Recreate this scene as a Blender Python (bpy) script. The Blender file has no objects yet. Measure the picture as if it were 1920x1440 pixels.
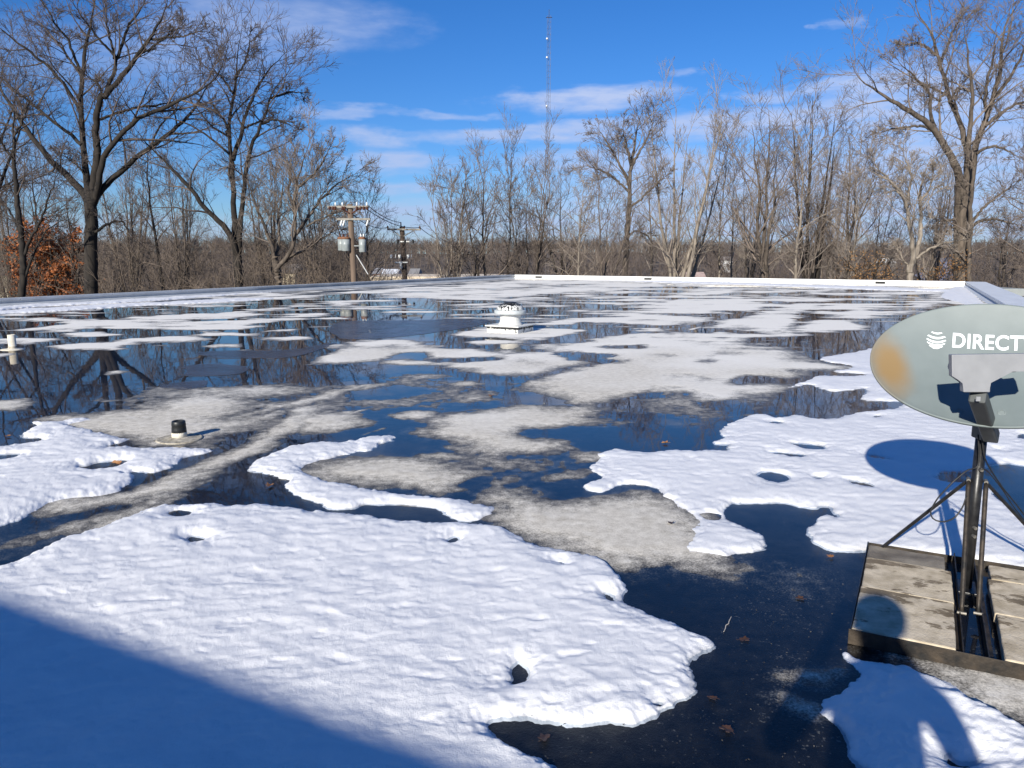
import bpy, bmesh, math, random
import numpy as np
from mathutils import Vector, Matrix

sc = bpy.context.scene
# ---------------------------------------------------------------- camera, sky, sun, exposure
F = 1442.0                      # focal length in photo pixels (1920 wide)
PITCH = math.atan(244 / F)
CAMH = 1.6
cam_d = bpy.data.cameras.new('camera')
cam = bpy.data.objects.new('camera', cam_d)
sc.collection.objects.link(cam)
cam.location = (0, 0, CAMH)
cam.rotation_euler = (math.pi / 2 - PITCH, 0, 0)
cam_d.sensor_width = 36
cam_d.lens = 36 * F / 1920
cam_d.clip_start = 0.02
cam_d.clip_end = 6000
sc.camera = cam

SUN_AZ = math.radians(25.5)     # the way the shadows run, clockwise from straight ahead
SUN_EL = math.radians(22.5)
SKY_STRENGTH = 0.061
SUN_STRENGTH = 5.0
sc.view_settings.view_transform = 'Standard'
sc.view_settings.look = 'None'
sc.view_settings.exposure = 0.44
sc.view_settings.gamma = 1
sc.cycles.use_denoising = True
sc.cycles.max_bounces = 8
sc.cycles.transparent_max_bounces = 12
sc.cycles.sample_clamp_indirect = 6

def ray(x, y):
    X = (x - 960) / F
    Y = -(y - 720) / F
    return X, math.cos(PITCH) + Y * math.sin(PITCH), Y * math.cos(PITCH) - math.sin(PITCH)

def g(x, y, z=0.0):             # photo pixel -> world x, y on the level z (works on arrays)
    r = ray(x, y)
    t = (z - CAMH) / r[2]
    return r[0] * t, r[1] * t

def atY(x, y, Y):               # photo pixel -> world point at distance Y
    r = ray(x, y)
    t = Y / r[1]
    return Vector((r[0] * t, Y, CAMH + r[2] * t))

def azel(x, y):
    r = ray(x, y)
    return math.atan2(r[0], r[1]), math.atan2(r[2], math.hypot(r[0], r[1]))

sun_d = bpy.data.lights.new('sun', 'SUN')
sun_d.energy = SUN_STRENGTH
sun_d.angle = math.radians(0.55)
sun_d.color = (1.0, 0.95, 0.85)
sun = bpy.data.objects.new('sun', sun_d)
sc.collection.objects.link(sun)
sd_ = Vector((math.sin(SUN_AZ) * math.cos(SUN_EL), math.cos(SUN_AZ) * math.cos(SUN_EL), -math.sin(SUN_EL)))
sun.rotation_euler = sd_.to_track_quat('-Z', 'Y').to_euler()

world = bpy.data.worlds.new('World')
sc.world = world
world.use_nodes = True
nt = world.node_tree
nt.nodes.clear()

def nd(nt, typ, **kw):
    n = nt.nodes.new(typ)
    for k, v in kw.items():
        if k.startswith('i_'):
            n.inputs[k[2:].replace('_', ' ')].default_value = v
        else:
            setattr(n, k, v)
    return n

def math_n(nt, op, a, b=None, clamp=False):
    n = nt.nodes.new('ShaderNodeMath')
    n.operation = op
    n.use_clamp = clamp
    for i, v in enumerate((a, b)):
        if v is None:
            continue
        if isinstance(v, (int, float)):
            n.inputs[i].default_value = v
        else:
            nt.links.new(v, n.inputs[i])
    return n.outputs[0]

def build_world():
    L = nt.links.new
    out = nd(nt, 'ShaderNodeOutputWorld')
    bg = nd(nt, 'ShaderNodeBackground')
    bg.inputs['Strength'].default_value = SKY_STRENGTH
    sky = nd(nt, 'ShaderNodeTexSky', sky_type='NISHITA', sun_disc=False, sun_elevation=SUN_EL,
             sun_rotation=math.pi + SUN_AZ, altitude=200, air_density=1.0, dust_density=0.3, ozone_density=2.5)
    hs = nd(nt, 'ShaderNodeHueSaturation')
    hs.inputs['Saturation'].default_value = 1.12
    hs.inputs['Value'].default_value = 1.0
    tint = nd(nt, 'ShaderNodeMix', data_type='RGBA', blend_type='MULTIPLY')
    tint.inputs['Factor'].default_value = 1
    tint.inputs['B'].default_value = (.715, .965, 1.46, 1)
    L(sky.outputs[0], tint.inputs['A']); L(tint.outputs['Result'], hs.inputs['Color'])
    tc = nd(nt, 'ShaderNodeTexCoord')
    sep = nd(nt, 'ShaderNodeSeparateXYZ')
    L(tc.outputs['Generated'], sep.inputs[0])
    az = math_n(nt, 'ARCTAN2', sep.outputs[0], sep.outputs[1])
    el = math_n(nt, 'ARCSINE', sep.outputs[2])
    cmb = nd(nt, 'ShaderNodeCombineXYZ')
    L(az, cmb.inputs[0]); L(el, cmb.inputs[1])
    def nz(sx, sy, scale, detail, off=0):
        mp = nd(nt, 'ShaderNodeMapping')
        mp.inputs['Scale'].default_value = (sx, sy, 1)
        mp.inputs['Location'].default_value = (off, off * 1.7, off * .3)
        L(cmb.outputs[0], mp.inputs[0])
        n = nd(nt, 'ShaderNodeTexNoise')
        n.inputs['Scale'].default_value = scale
        n.inputs['Detail'].default_value = detail
        n.inputs['Roughness'].default_value = 0.55
        L(mp.outputs[0], n.inputs['Vector'])
        return n
    warp = nz(4, 18, 2.2, 5)
    w1 = math_n(nt, 'MULTIPLY', math_n(nt, 'SUBTRACT', warp.outputs[0], 0.5), 0.035)
    warp2 = nz(7, 16, 3.0, 4, 5.3)
    w2 = math_n(nt, 'MULTIPLY', math_n(nt, 'SUBTRACT', warp2.outputs[0], 0.5), 0.16)
    cw = nd(nt, 'ShaderNodeCombineXYZ')
    L(math_n(nt, 'ADD', az, w2), cw.inputs[0]); L(math_n(nt, 'ADD', el, w1), cw.inputs[1])
    # cloud streaks: photo centre, half width, half height, strength
    clouds = [(1105, 187, 170, 24, .95), (1030, 176, 90, 14, .5), (640, 210, 85, 11, .6), (835, 215, 95, 10, .6), (690, 259, 85, 20, .8),
              (960, 256, 190, 15, .85), (1080, 240, 120, 16, .8), (750, 304, 110, 20, .85), (740, 352, 95, 12, .7),
              (780, 398, 150, 30, .8), (1425, 180, 75, 13, .7), (1270, 134, 45, 10, .4), (1590, 45, 35, 10, .45),
              (1500, 222, 240, 24, .95), (1620, 155, 110, 20, .75), (1330, 235, 150, 26, .85), (1700, 160, 160, 40, .7),
              (520, 35, 230, 48, .5), (400, 90, 200, 50, .32), (1480, 360, 520, 85, .9), (1500, 420, 900, 50, .9), (1150, 300, 200, 26, .75),
              (1820, 240, 240, 70, .8), (300, 430, 700, 26, .5), (200, 120, 260, 60, .25), (2300, 250, 500, 160, .7), (-500, 300, 400, 90, .6)]
    acc = None
    for cx, cy, a, b, s in clouds:
        A, E = azel(cx, cy)
        v1 = nd(nt, 'ShaderNodeVectorMath', operation='SUBTRACT')
        L(cw.outputs[0], v1.inputs[0]); v1.inputs[1].default_value = (A, E, 0)
        v2 = nd(nt, 'ShaderNodeVectorMath', operation='MULTIPLY')
        L(v1.outputs[0], v2.inputs[0]); v2.inputs[1].default_value = (F / a, F / b, 0)
        v3 = nd(nt, 'ShaderNodeVectorMath', operation='LENGTH')
        L(v2.outputs[0], v3.inputs[0])
        mr = nd(nt, 'ShaderNodeMapRange', interpolation_type='SMOOTHSTEP')
        L(v3.outputs['Value'], mr.inputs[0])
        mr.inputs[1].default_value = 1.25; mr.inputs[2].default_value = 0.35
        mr.inputs[3].default_value = 0; mr.inputs[4].default_value = s
        if acc is None:
            acc = mr.outputs[0]
        else:                                       # screen
            inv = math_n(nt, 'MULTIPLY', math_n(nt, 'SUBTRACT', 1.0, acc), math_n(nt, 'SUBTRACT', 1.0, mr.outputs[0]))
            acc = math_n(nt, 'SUBTRACT', 1.0, inv)
    fine = nz(9, 40, 3.0, 6, 2.1)
    fr = nd(nt, 'ShaderNodeMapRange')
    L(fine.outputs[0], fr.inputs[0])
    fr.inputs[1].default_value = .3; fr.inputs[2].default_value = .6; fr.inputs[3].default_value = .55; fr.inputs[4].default_value = 1
    acc = math_n(nt, 'MULTIPLY', acc, fr.outputs[0], True)
    # cloud colour: lavender grey body, whiter where the streak is thick and high
    ramp = nd(nt, 'ShaderNodeMapRange')
    L(el, ramp.inputs[0])
    ramp.inputs[1].default_value = math.radians(1.5); ramp.inputs[2].default_value = math.radians(11)
    mixc = nd(nt, 'ShaderNodeMix', data_type='RGBA')
    L(ramp.outputs[0], mixc.inputs['Factor'])
    k = .9 / SKY_STRENGTH
    mixc.inputs['A'].default_value = (.36 * k, .43 * k, .66 * k, 1)
    mixc.inputs['B'].default_value = (.47 * k, .54 * k, .74 * k, 1)
    mx = nd(nt, 'ShaderNodeMix', data_type='RGBA')
    L(math_n(nt, 'MULTIPLY', acc, 0.85), mx.inputs['Factor'])
    L(hs.outputs[0], mx.inputs['A']); L(mixc.outputs['Result'], mx.inputs['B'])
    L(mx.outputs['Result'], bg.inputs['Color'])
    L(bg.outputs[0], out.inputs['Surface'])
build_world()

# ---------------------------------------------------------------- helpers
C = sc.collection
RNG = np.random.default_rng(7)

def tag(o, label=None, cat=None, group=None, kind=None):
    if label: o['label'] = label
    if cat: o['category'] = cat
    if group: o['group'] = group
    if kind: o['kind'] = kind
    return o

def thing(name, label, cat, loc=(0, 0, 0), rotz=0.0, group=None):
    o = bpy.data.objects.new(name, None)
    C.objects.link(o)
    o.location = loc
    o.rotation_euler = (0, 0, rotz)
    o.empty_display_size = 0.2
    return tag(o, label, cat, group)

def link(name, me, m=None, parent=None, smooth=False):
    o = bpy.data.objects.new(name, me)
    C.objects.link(o)
    if m is not None: me.materials.append(m)
    if parent is not None: o.parent = parent
    if smooth:
        me.polygons.foreach_set('use_smooth', np.ones(len(me.polygons), dtype=bool))
    return o

def np_mesh(name, V, Q):        # V (n,3), Q (m,k) all faces with k corners
    V = np.ascontiguousarray(V, dtype=np.float32); Q = np.ascontiguousarray(Q, dtype=np.int32)
    me = bpy.data.meshes.new(name)
    k = Q.shape[1]
    me.vertices.add(len(V)); me.vertices.foreach_set('co', V.ravel())
    me.loops.add(Q.size); me.loops.foreach_set('vertex_index', Q.ravel())
    me.polygons.add(len(Q))
    me.polygons.foreach_set('loop_start', np.arange(0, Q.size, k, dtype=np.int32))
    me.polygons.foreach_set('loop_total', np.full(len(Q), k, dtype=np.int32))
    me.update(calc_edges=True)
    return me

def obj(name, bm, m, parent=None, smooth=False):
    bmesh.ops.recalc_face_normals(bm, faces=bm.faces)
    me = bpy.data.meshes.new(name)
    bm.to_mesh(me); bm.free()
    return link(name, me, m, parent, smooth)

def add_box(bm, c, s, rot=None, bev=0.0):
    r = bmesh.ops.create_cube(bm, size=1)
    vs = r['verts']
    bmesh.ops.scale(bm, vec=s, verts=vs)
    if bev > 0:
        es = list({e for v in vs for e in v.link_edges})
        rr = bmesh.ops.bevel(bm, geom=es, offset=bev, segments=2, affect='EDGES', profile=.5)
        vs = list({v for f in rr['faces'] for v in f.verts} | {v for v in vs if v.is_valid})
    if rot is not None: bmesh.ops.rotate(bm, cent=(0, 0, 0), matrix=rot, verts=vs)
    bmesh.ops.translate(bm, vec=c, verts=vs)
    return vs

def add_tube(bm, pts, rad, n=10, cap=True):
    pts = [Vector(p) for p in pts]
    if not hasattr(rad, '__len__'): rad = [rad] * len(pts)
    rings = []
    up = None
    for i, p in enumerate(pts):
        a = pts[max(0, i - 1)]; b = pts[min(len(pts) - 1, i + 1)]
        t = (b - a).normalized()
        if up is None:
            up = Vector((0, 0, 1)) if abs(t.z) < .9 else Vector((1, 0, 0))
        u = t.cross(up).normalized(); v = t.cross(u).normalized()
        up = u.cross(t).normalized()
        rings.append([bm.verts.new(p + (u * math.cos(2 * math.pi * k / n) + v * math.sin(2 * math.pi * k / n)) * rad[i]) for k in range(n)])
    for r0, r1 in zip(rings, rings[1:]):
        for k in range(n):
            bm.faces.new((r0[k], r0[(k + 1) % n], r1[(k + 1) % n], r1[k]))
    if cap:
        bm.faces.new(rings[0][::-1]); bm.faces.new(rings[-1])

def add_lathe(bm, prof, n=32, c=(0, 0, 0)):
    rings = []
    for r, z in prof:
        rings.append([bm.verts.new((c[0] + r * math.cos(2 * math.pi * k / n), c[1] + r * math.sin(2 * math.pi * k / n), c[2] + z)) for k in range(n)])
    for r0, r1 in zip(rings, rings[1:]):
        for k in range(n):
            bm.faces.new((r0[k], r0[(k + 1) % n], r1[(k + 1) % n], r1[k]))
    bm.faces.new(rings[0][::-1]); bm.faces.new(rings[-1])

def add_prism(bm, poly, z0, z1):
    a = [bm.verts.new((x, y, z0)) for x, y in poly]; b = [bm.verts.new((x, y, z1)) for x, y in poly]
    n = len(poly)
    bm.faces.new(a[::-1]); bm.faces.new(b)
    for i in range(n):
        bm.faces.new((a[i], a[(i + 1) % n], b[(i + 1) % n], b[i]))

def mat(name, c1, c2=None, scale=20.0, rough=.8, metal=0.0, bump=0.0, bscale=None, detail=6, spec=.5, stretch=(1, 1, 1), lo=.35, hi=.65, coat=0):
    m = bpy.data.materials.new(name)
    m.use_nodes = True
    t = m.node_tree
    p = t.nodes['Principled BSDF']
    p.inputs['Roughness'].default_value = rough
    p.inputs['Metallic'].default_value = metal
    p.inputs['Specular IOR Level'].default_value = spec
    if coat: p.inputs['Coat Weight'].default_value = coat
    if c2 is None: c2 = tuple(x * .8 for x in c1)
    tc = nd(t, 'ShaderNodeTexCoord')
    mp = nd(t, 'ShaderNodeMapping'); mp.inputs['Scale'].default_value = stretch
    t.links.new(tc.outputs['Object'], mp.inputs[0])
    n = nd(t, 'ShaderNodeTexNoise'); n.inputs['Scale'].default_value = scale; n.inputs['Detail'].default_value = detail
    t.links.new(mp.outputs[0], n.inputs['Vector'])
    r = nd(t, 'ShaderNodeValToRGB')
    r.color_ramp.elements[0].position = lo; r.color_ramp.elements[0].color = (*c1, 1)
    r.color_ramp.elements[1].position = hi; r.color_ramp.elements[1].color = (*c2, 1)
    t.links.new(n.outputs[0], r.inputs[0]); t.links.new(r.outputs[0], p.inputs['Base Color'])
    if bump:
        n2 = nd(t, 'ShaderNodeTexNoise'); n2.inputs['Scale'].default_value = bscale or scale * 3; n2.inputs['Detail'].default_value = 5
        t.links.new(mp.outputs[0], n2.inputs['Vector'])
        b = nd(t, 'ShaderNodeBump'); b.inputs['Strength'].default_value = bump; b.inputs['Distance'].default_value = .01
        t.links.new(n2.outputs[0], b.inputs['Height']); t.links.new(b.outputs[0], p.inputs['Normal'])
    return m

_perm = np.random.default_rng(3).permutation(512)
_perm = np.concatenate([_perm, _perm, _perm])
_ga = np.random.default_rng(4).uniform(0, 2 * np.pi, 512)
_gx, _gy = np.cos(_ga), np.sin(_ga)
def pnoise(x, y):
    xi = np.floor(x).astype(np.int64); yi = np.floor(y).astype(np.int64)
    xf = x - xi; yf = y - yi
    u = xf * xf * xf * (xf * (xf * 6 - 15) + 10); v = yf * yf * yf * (yf * (yf * 6 - 15) + 10)
    def gr(ix, iy, fx, fy):
        h = _perm[(_perm[ix & 511] + iy) & 511]
        return _gx[h] * fx + _gy[h] * fy
    n00 = gr(xi, yi, xf, yf); n10 = gr(xi + 1, yi, xf - 1, yf)
    n01 = gr(xi, yi + 1, xf, yf - 1); n11 = gr(xi + 1, yi + 1, xf - 1, yf - 1)
    a = n00 + u * (n10 - n00); b = n01 + u * (n11 - n01)
    return 1.5 * (a + v * (b - a))
def fbm(x, y, o=4, gain=.5):
    s = 0; a = 1.0; f = 1.0; t = 0
    for i in range(o):
        cr, sr = math.cos(.65 * i + .3), math.sin(.65 * i + .3)
        s = s + a * pnoise((x * cr - y * sr) * f + 17.3 * i, (x * sr + y * cr) * f - 9.1 * i); t += a; a *= gain; f *= 2.03
    return s / t * 1.4
def sstep(a, b, x):
    t = np.clip((x - a) / (b - a), 0, 1)
    return t * t * (3 - 2 * t)
def chaikin(P, n=1):
    P = np.asarray(P, float)
    for _ in range(n):
        Q = np.roll(P, -1, 0)
        P = np.stack([P * .75 + Q * .25, P * .25 + Q * .75], 1).reshape(-1, 2)
    return P
def sdpoly(x, y, P):            # signed distance, positive inside
    d = np.full(x.shape, 1e9); ins = np.zeros(x.shape, bool)
    n = len(P)
    for i in range(n):
        ax, ay = P[i]; bx, by = P[(i + 1) % n]
        ex, ey = bx - ax, by - ay
        wx, wy = x - ax, y - ay
        t = np.clip((wx * ex + wy * ey) / (ex * ex + ey * ey + 1e-12), 0, 1)
        d = np.minimum(d, (wx - ex * t) ** 2 + (wy - ey * t) ** 2)
        c = ((ay > y) != (by > y))
        if abs(ey) > 1e-12:
            ins ^= c & (x < ex * (y - ay) / ey + ax)
    d = np.sqrt(d)
    return np.where(ins, d, -d)
ZOOM = dict(o=(0, 0, 1), z4=(0, 500, 2.743), z5=(600, 500, 2.743), z6=(1220, 500, 2.743), z7=(1220, 940, 2.743), z8=(0, 940, 2.743),
            z9=(600, 940, 2.743), zL=(0, 530, 4.571), zM=(400, 500, 3.4286), zR=(1000, 500, 2.743), zF=(840, 500, 7.385), zK=(1570, 280, 4.8))
def PX(key, pts):               # photo outline -> photo pixels
    ox, oy, s = ZOOM[key]
    return [(ox + a / s, oy + b / s) for a, b in pts]
def WP(px, ch=1):               # photo pixels -> points on the roof
    P = chaikin(px, ch)
    x, y = g(P[:, 0], np.maximum(P[:, 1], 524))
    return np.stack([x, y], 1)

# ---------------------------------------------------------------- the roof: outline, relief, water
PH = 0.22                       # parapet height
FL = np.array(g(965, 516, PH)); FR = np.array(g(1810, 529, PH)); L0 = np.array(g(0, 562, PH)); R0 = np.array(g(1873, 565, PH))
NB = (FL - L0) / np.linalg.norm(FL - L0)            # the way the long sides run
NR = (FR - R0) / np.linalg.norm(FR - R0)
BL = L0 - NB * 36; BR = R0 - NR * 34
ROOF = np.array([BL, FL, FR, BR])

# pale dry silt left by the shallows (photo outlines, softness of the edge)
SILT = [
 ('z5', 1.5, [(430,860),(560,810),(680,770),(800,730),(900,722),(1100,722),(1250,735),(1400,760),(1480,790),(1400,820),(1300,830),(1200,855),(1250,900),(1250,930),(1150,970),(1050,962),(900,940),(800,930),(700,920),(500,890)]),
 ('z5', 1.5, [(0,1000),(200,985),(400,985),(560,1010),(750,1050),(830,1100),(880,1170),(950,1190),(1130,1145),(1150,1180),(1250,1215),(1500,1185),(1700,1185),(1800,1240),(1920,1290),(1980,1400),(2080,1480),(2000,1550),(1850,1520),(1700,1510),(1560,1545),(1440,1490),(1380,1450),(1200,1420),(1000,1350),(850,1300),(880,1250),(830,1210),(600,1180),(300,1140),(0,1090),(-80,1060)]),
 ('z5', 1.0, [(0,460),(150,400),(300,378),(480,385),(620,420),(800,425),(960,445),(850,470),(600,475),(450,460),(300,480),(0,495)]),
 ('z5', 1.0, [(300,490),(450,478),(700,490),(850,478),(1000,455),(1150,443),(1250,450),(1400,500),(1300,515),(1200,530),(1100,550),(950,562),(850,545),(720,515),(600,505),(450,510)]),
 ('z5', 1.2, [(1060,650),(1250,570),(1380,510),(1500,480),(1550,450),(1400,440),(1200,430),(1250,405),(1450,395),(1600,400),(1750,370),(1920,345),(2080,360),(2300,440),(2460,490),(2650,515),(2500,525),(2350,530),(2450,560),(2300,580),(2100,580),(2000,600),(1850,620),(1700,630),(1600,660),(1450,692),(1350,700),(1200,670)]),
 ('z6', 1.0, [(0,600),(150,620),(350,600),(560,590),(700,600),(760,630),(600,650),(450,640),(420,680),(250,700),(300,650),(150,640),(0,650)]),
 ('z5', 1.0, [(500,965),(640,960),(700,985),(600,990)]), ('z5', 1.2, [(1330,960),(1400,955),(1460,975),(1400,1000),(1330,985)]),
 ('z5', 1.0, [(1150,1080),(1250,1055),(1400,1060),(1300,1090),(1170,1100)]),
 ('z5', 1.2, [(0,770),(150,765),(220,805),(100,830),(0,860)]), ('z5', .9, [(640,605),(760,590),(860,605),(760,625)]), ('z5', .8, [(390,765),(480,740),(600,750),(500,775)]),
 ('z4', 1.6, [(200,800),(330,770),(450,770),(700,740),(860,735),(880,700),(1000,680),(1200,690),(1300,730),(1180,790),(1300,760),(1480,735),(1400,790),(1280,830),(1120,850),(1080,900),(1100,940),(900,930),(700,930),(560,900),(480,850),(330,840)]),
 ('z4', .8, [(1560,720),(1650,718),(1560,810),(1450,890),(1280,980),(1100,1040),(1000,1060),(900,1100),(840,1105),(960,1020),(1150,950),(1300,890),(1420,820)]),
 ('z4', .8, [(1100,790),(1250,745),(1500,690),(1800,625),(1920,600),(1920,620),(1650,680),(1350,765),(1150,810)]),
 ('z4', 1.2, [(1560,800),(1640,760),(1760,765),(1870,800),(1800,820),(1600,850),(1500,860)]),
 ('z4', 1.0, [(190,1270),(260,1215),(400,1195),(560,1180),(650,1180),(800,1130),(1000,1050),(1120,1045),(850,1150),(600,1225),(400,1260),(250,1280)]),
 ('z4', .9, [(250,1371),(500,1290),(700,1230),(830,1190),(800,1215),(600,1290),(380,1371)]),
 ('z8', .8, [(500,135),(600,85),(740,30),(820,20),(780,60),(640,115),(560,150)]),
 ('z4', .8, [(-300,720),(-50,700),(100,695),(170,715),(100,740),(-50,745),(-300,750)]),
 ('z4', .6, [(-250,385),(-50,375),(150,366),(290,378),(150,395),(-50,400)]), ('z4', .6, [(-300,455),(-50,445),(100,440),(60,462),(-50,472)]),
 ('z4', .6, [(280,410),(400,395),(560,390),(700,380),(600,412),(400,427)]), ('z4', .6, [(590,380),(800,364),(1000,358),(1160,380),(900,387)]), ('z4', .6, [(1080,405),(1250,408),(1100,420)]),
 ('zL', .6, [(60,408),(200,395),(480,365),(650,340),(400,330),(0,318),(-300,315),(0,298),(300,298),(600,315),(900,310),(1200,300),(1700,270),(1920,255),(2200,250),(2200,300),(1920,305),(1600,335),(1920,330),(2100,330),(2100,400),(1920,405),(1600,400),(1300,405),(1150,390),(1000,395),(800,370),(600,385),(200,412)]),
 ('zL', .6, [(350,420),(560,395),(800,385),(700,410),(500,425)]), ('zL', .6, [(620,440),(800,418),(900,422),(1030,450),(850,457),(700,457)]),
 ('zL', .6, [(1000,495),(1200,473),(1300,488),(1500,495),(1640,500),(1450,507),(1200,502)]), ('zL', .6, [(450,550),(650,523),(900,540),(1050,575),(800,565),(700,557)]),
 ('zL', .5, [(920,775),(960,758),(1030,765),(990,782)]), ('zL', .5, [(0,275),(200,270),(450,272),(200,285),(0,290)]),
 ('zM', .6, [(-80,418),(0,420),(150,428),(350,440),(645,467),(400,482),(200,452),(-80,440)]), ('zM', .6, [(0,298),(300,268),(640,245),(400,282),(0,322)]), ('zM', .6, [(0,395),(200,378),(380,378),(200,402),(0,412)]),
 ('zM', .6, [(0,365),(300,338),(640,300),(760,300),(560,345),(200,372),(0,382)]), ('zM', .6, [(0,500),(150,495),(220,520),(0,520)]),
 ('zM', .6, [(620,172),(900,158),(1100,145),(1400,125),(1920,100),(2400,90),(2900,95),(2500,125),(1920,200),(1600,210),(1300,200),(1160,205),(1000,165),(760,185)]),
 ('zM', .5, [(630,330),(900,320),(790,337)]), ('zM', .5, [(700,235),(850,238),(1000,223),(850,252)]), ('zM', .5, [(300,420),(450,395),(600,400),(420,420)]), ('zM', .5, [(200,215),(500,190),(800,178),(500,205)]),
 ('zF', .5, [(130,915),(400,850),(560,840),(1160,845),(1850,880),(1500,955),(1100,1018),(700,978),(200,962)]), ('zF', .5, [(300,1065),(420,1035),(800,1030),(1000,1050),(700,1070)]),
 ('zF', .5, [(1250,800),(1500,770),(1800,740),(2100,730),(1700,790)]),
 ('zR', .7, [(480,228),(620,195),(780,165),(900,148),(1100,158),(1190,200),(1150,228),(950,237),(700,242)]),
 ('zR', .7, [(180,272),(350,250),(600,243),(800,258),(925,265),(800,297),(600,303),(450,285),(300,287)]),
 ('zR', .7, [(900,308),(1000,270),(1180,235),(1300,193),(1420,163),(1525,168),(1500,197),(1400,225),(1330,262),(1350,300),(1200,333),(1050,333)]),
 ('zR', .7, [(1390,237),(1560,188),(1640,200),(1800,242),(1700,262),(1520,252)]),
 ('zR', .7, [(1280,355),(1380,310),(1400,278),(1560,278),(1760,320),(1550,324),(1400,345)]),
 ('zR', .6, [(560,182),(700,150),(850,108),(1070,112),(1000,137),(800,152)]), ('zR', .8, [(250,400),(430,348),(600,343),(640,360),(560,405),(400,412)]),
 ('zR', .6, [(0,352),(150,338),(260,325),(100,362),(0,378)]), ('zR', .6, [(800,347),(1000,335),(1160,350),(1050,367),(850,362)]),
 ('zR', .5, [(-300,85),(0,68),(500,68),(700,95),(400,122),(200,127),(0,132),(-300,120)]), ('zR', .5, [(300,190),(420,183),(500,190),(400,198)]),
 ('zR', .5, [(-100,160),(60,155),(120,165),(0,172)]), ('zR', .5, [(1400,125),(1600,118),(1640,130),(1450,145)]), ('zR', .5, [(1900,190),(2000,165),(2100,155),(2150,165),(2000,215)]),
 ('zR', .5, [(540,320),(650,315),(690,325),(560,335)]),
 ('z7', 1.6, [(1030,730),(1150,760),(1350,800),(1600,860),(1920,900),(2300,980),(2300,1200),(1920,1150),(1700,1060),(1500,900),(1200,800)]),
 ('z7', .8, [(700,870),(830,850),(980,850),(1000,900),(880,960),(740,910)]), ('z7', .8, [(690,1010),(760,1000),(870,1040),(860,1100),(760,1090),(680,1050)]),
]
WET = [('zR', .6, [(300,412),(450,396),(610,402),(560,425),(420,428)]), ('zR', .6, [(80,447),(250,438),(430,460),(330,490),(180,482)]), ('zR', 1.3, [(700,575),(780,552),(900,556),(990,580),(850,600)]),
 ('zR', 1.3, [(960,590),(1100,560),(1260,580),(1200,620),(1000,630)]), ('zR', 1.6, [(780,490),(900,478),(1040,492),(900,515)]), ('z5', 1.6, [(970,850),(1100,828),(1260,838),(1160,880),(1020,885)]),
 ('z5', 1.2, [(740,1110),(800,1095),(810,1170),(760,1180)]), ('z5', .8, [(340,460),(450,440),(600,445),(520,470)]), ('z5', .8, [(560,490),(800,470),(960,470),(800,490)]),
 ('zR', .5, [(820,228),(1000,223),(1190,236),(1050,243)]), ('zR', .5, [(1320,262),(1430,256),(1500,265),(1400,276)])]
DAMP = [('z5', 3, [(430,1000),(700,930),(900,950),(1200,960),(1400,1000),(1300,1080),(1150,1160),(950,1200),(800,1100),(600,1000)]), ('z5', 3, [(1150,720),(1500,690),(1800,640),(2100,620),(2300,640),(2100,720),(1800,770),(1500,760)]),
 ('z5', 2, [(300,700),(620,620),(900,580),(1150,560),(1100,640),(800,720),(500,760)]), ('z4', 2, [(600,640),(900,600),(1300,600),(1700,600),(1800,680),(1500,740),(900,760),(500,760)]), ('z5', 2, [(100,600),(400,560),(700,540),(600,590),(200,680)]),
 ('z7', 2, [(700,330),(860,340),(900,430),(760,450)]), ('z8', 2, [(-100,200),(300,60),(700,20),(600,120),(300,250),(0,330)])]

def fld(lst, x, y, wx, wy):
    best = np.full(x.shape, -3.0)
    for key, soft, pts in lst:
        P = WP(PX(key, pts), 1)
        m = 1.2
        idx = np.where((x > P[:, 0].min() - m) & (x < P[:, 0].max() + m) & (y > P[:, 1].min() - m) & (y < P[:, 1].max() + m))
        if len(idx[0]) == 0: continue
        sd = sdpoly(x[idx] + wx[idx], y[idx] + wy[idx], P)
        w = soft * (0.07 + 0.011 * y[idx])
        best[idx] = np.maximum(best[idx], sd / w)
    return best

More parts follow.
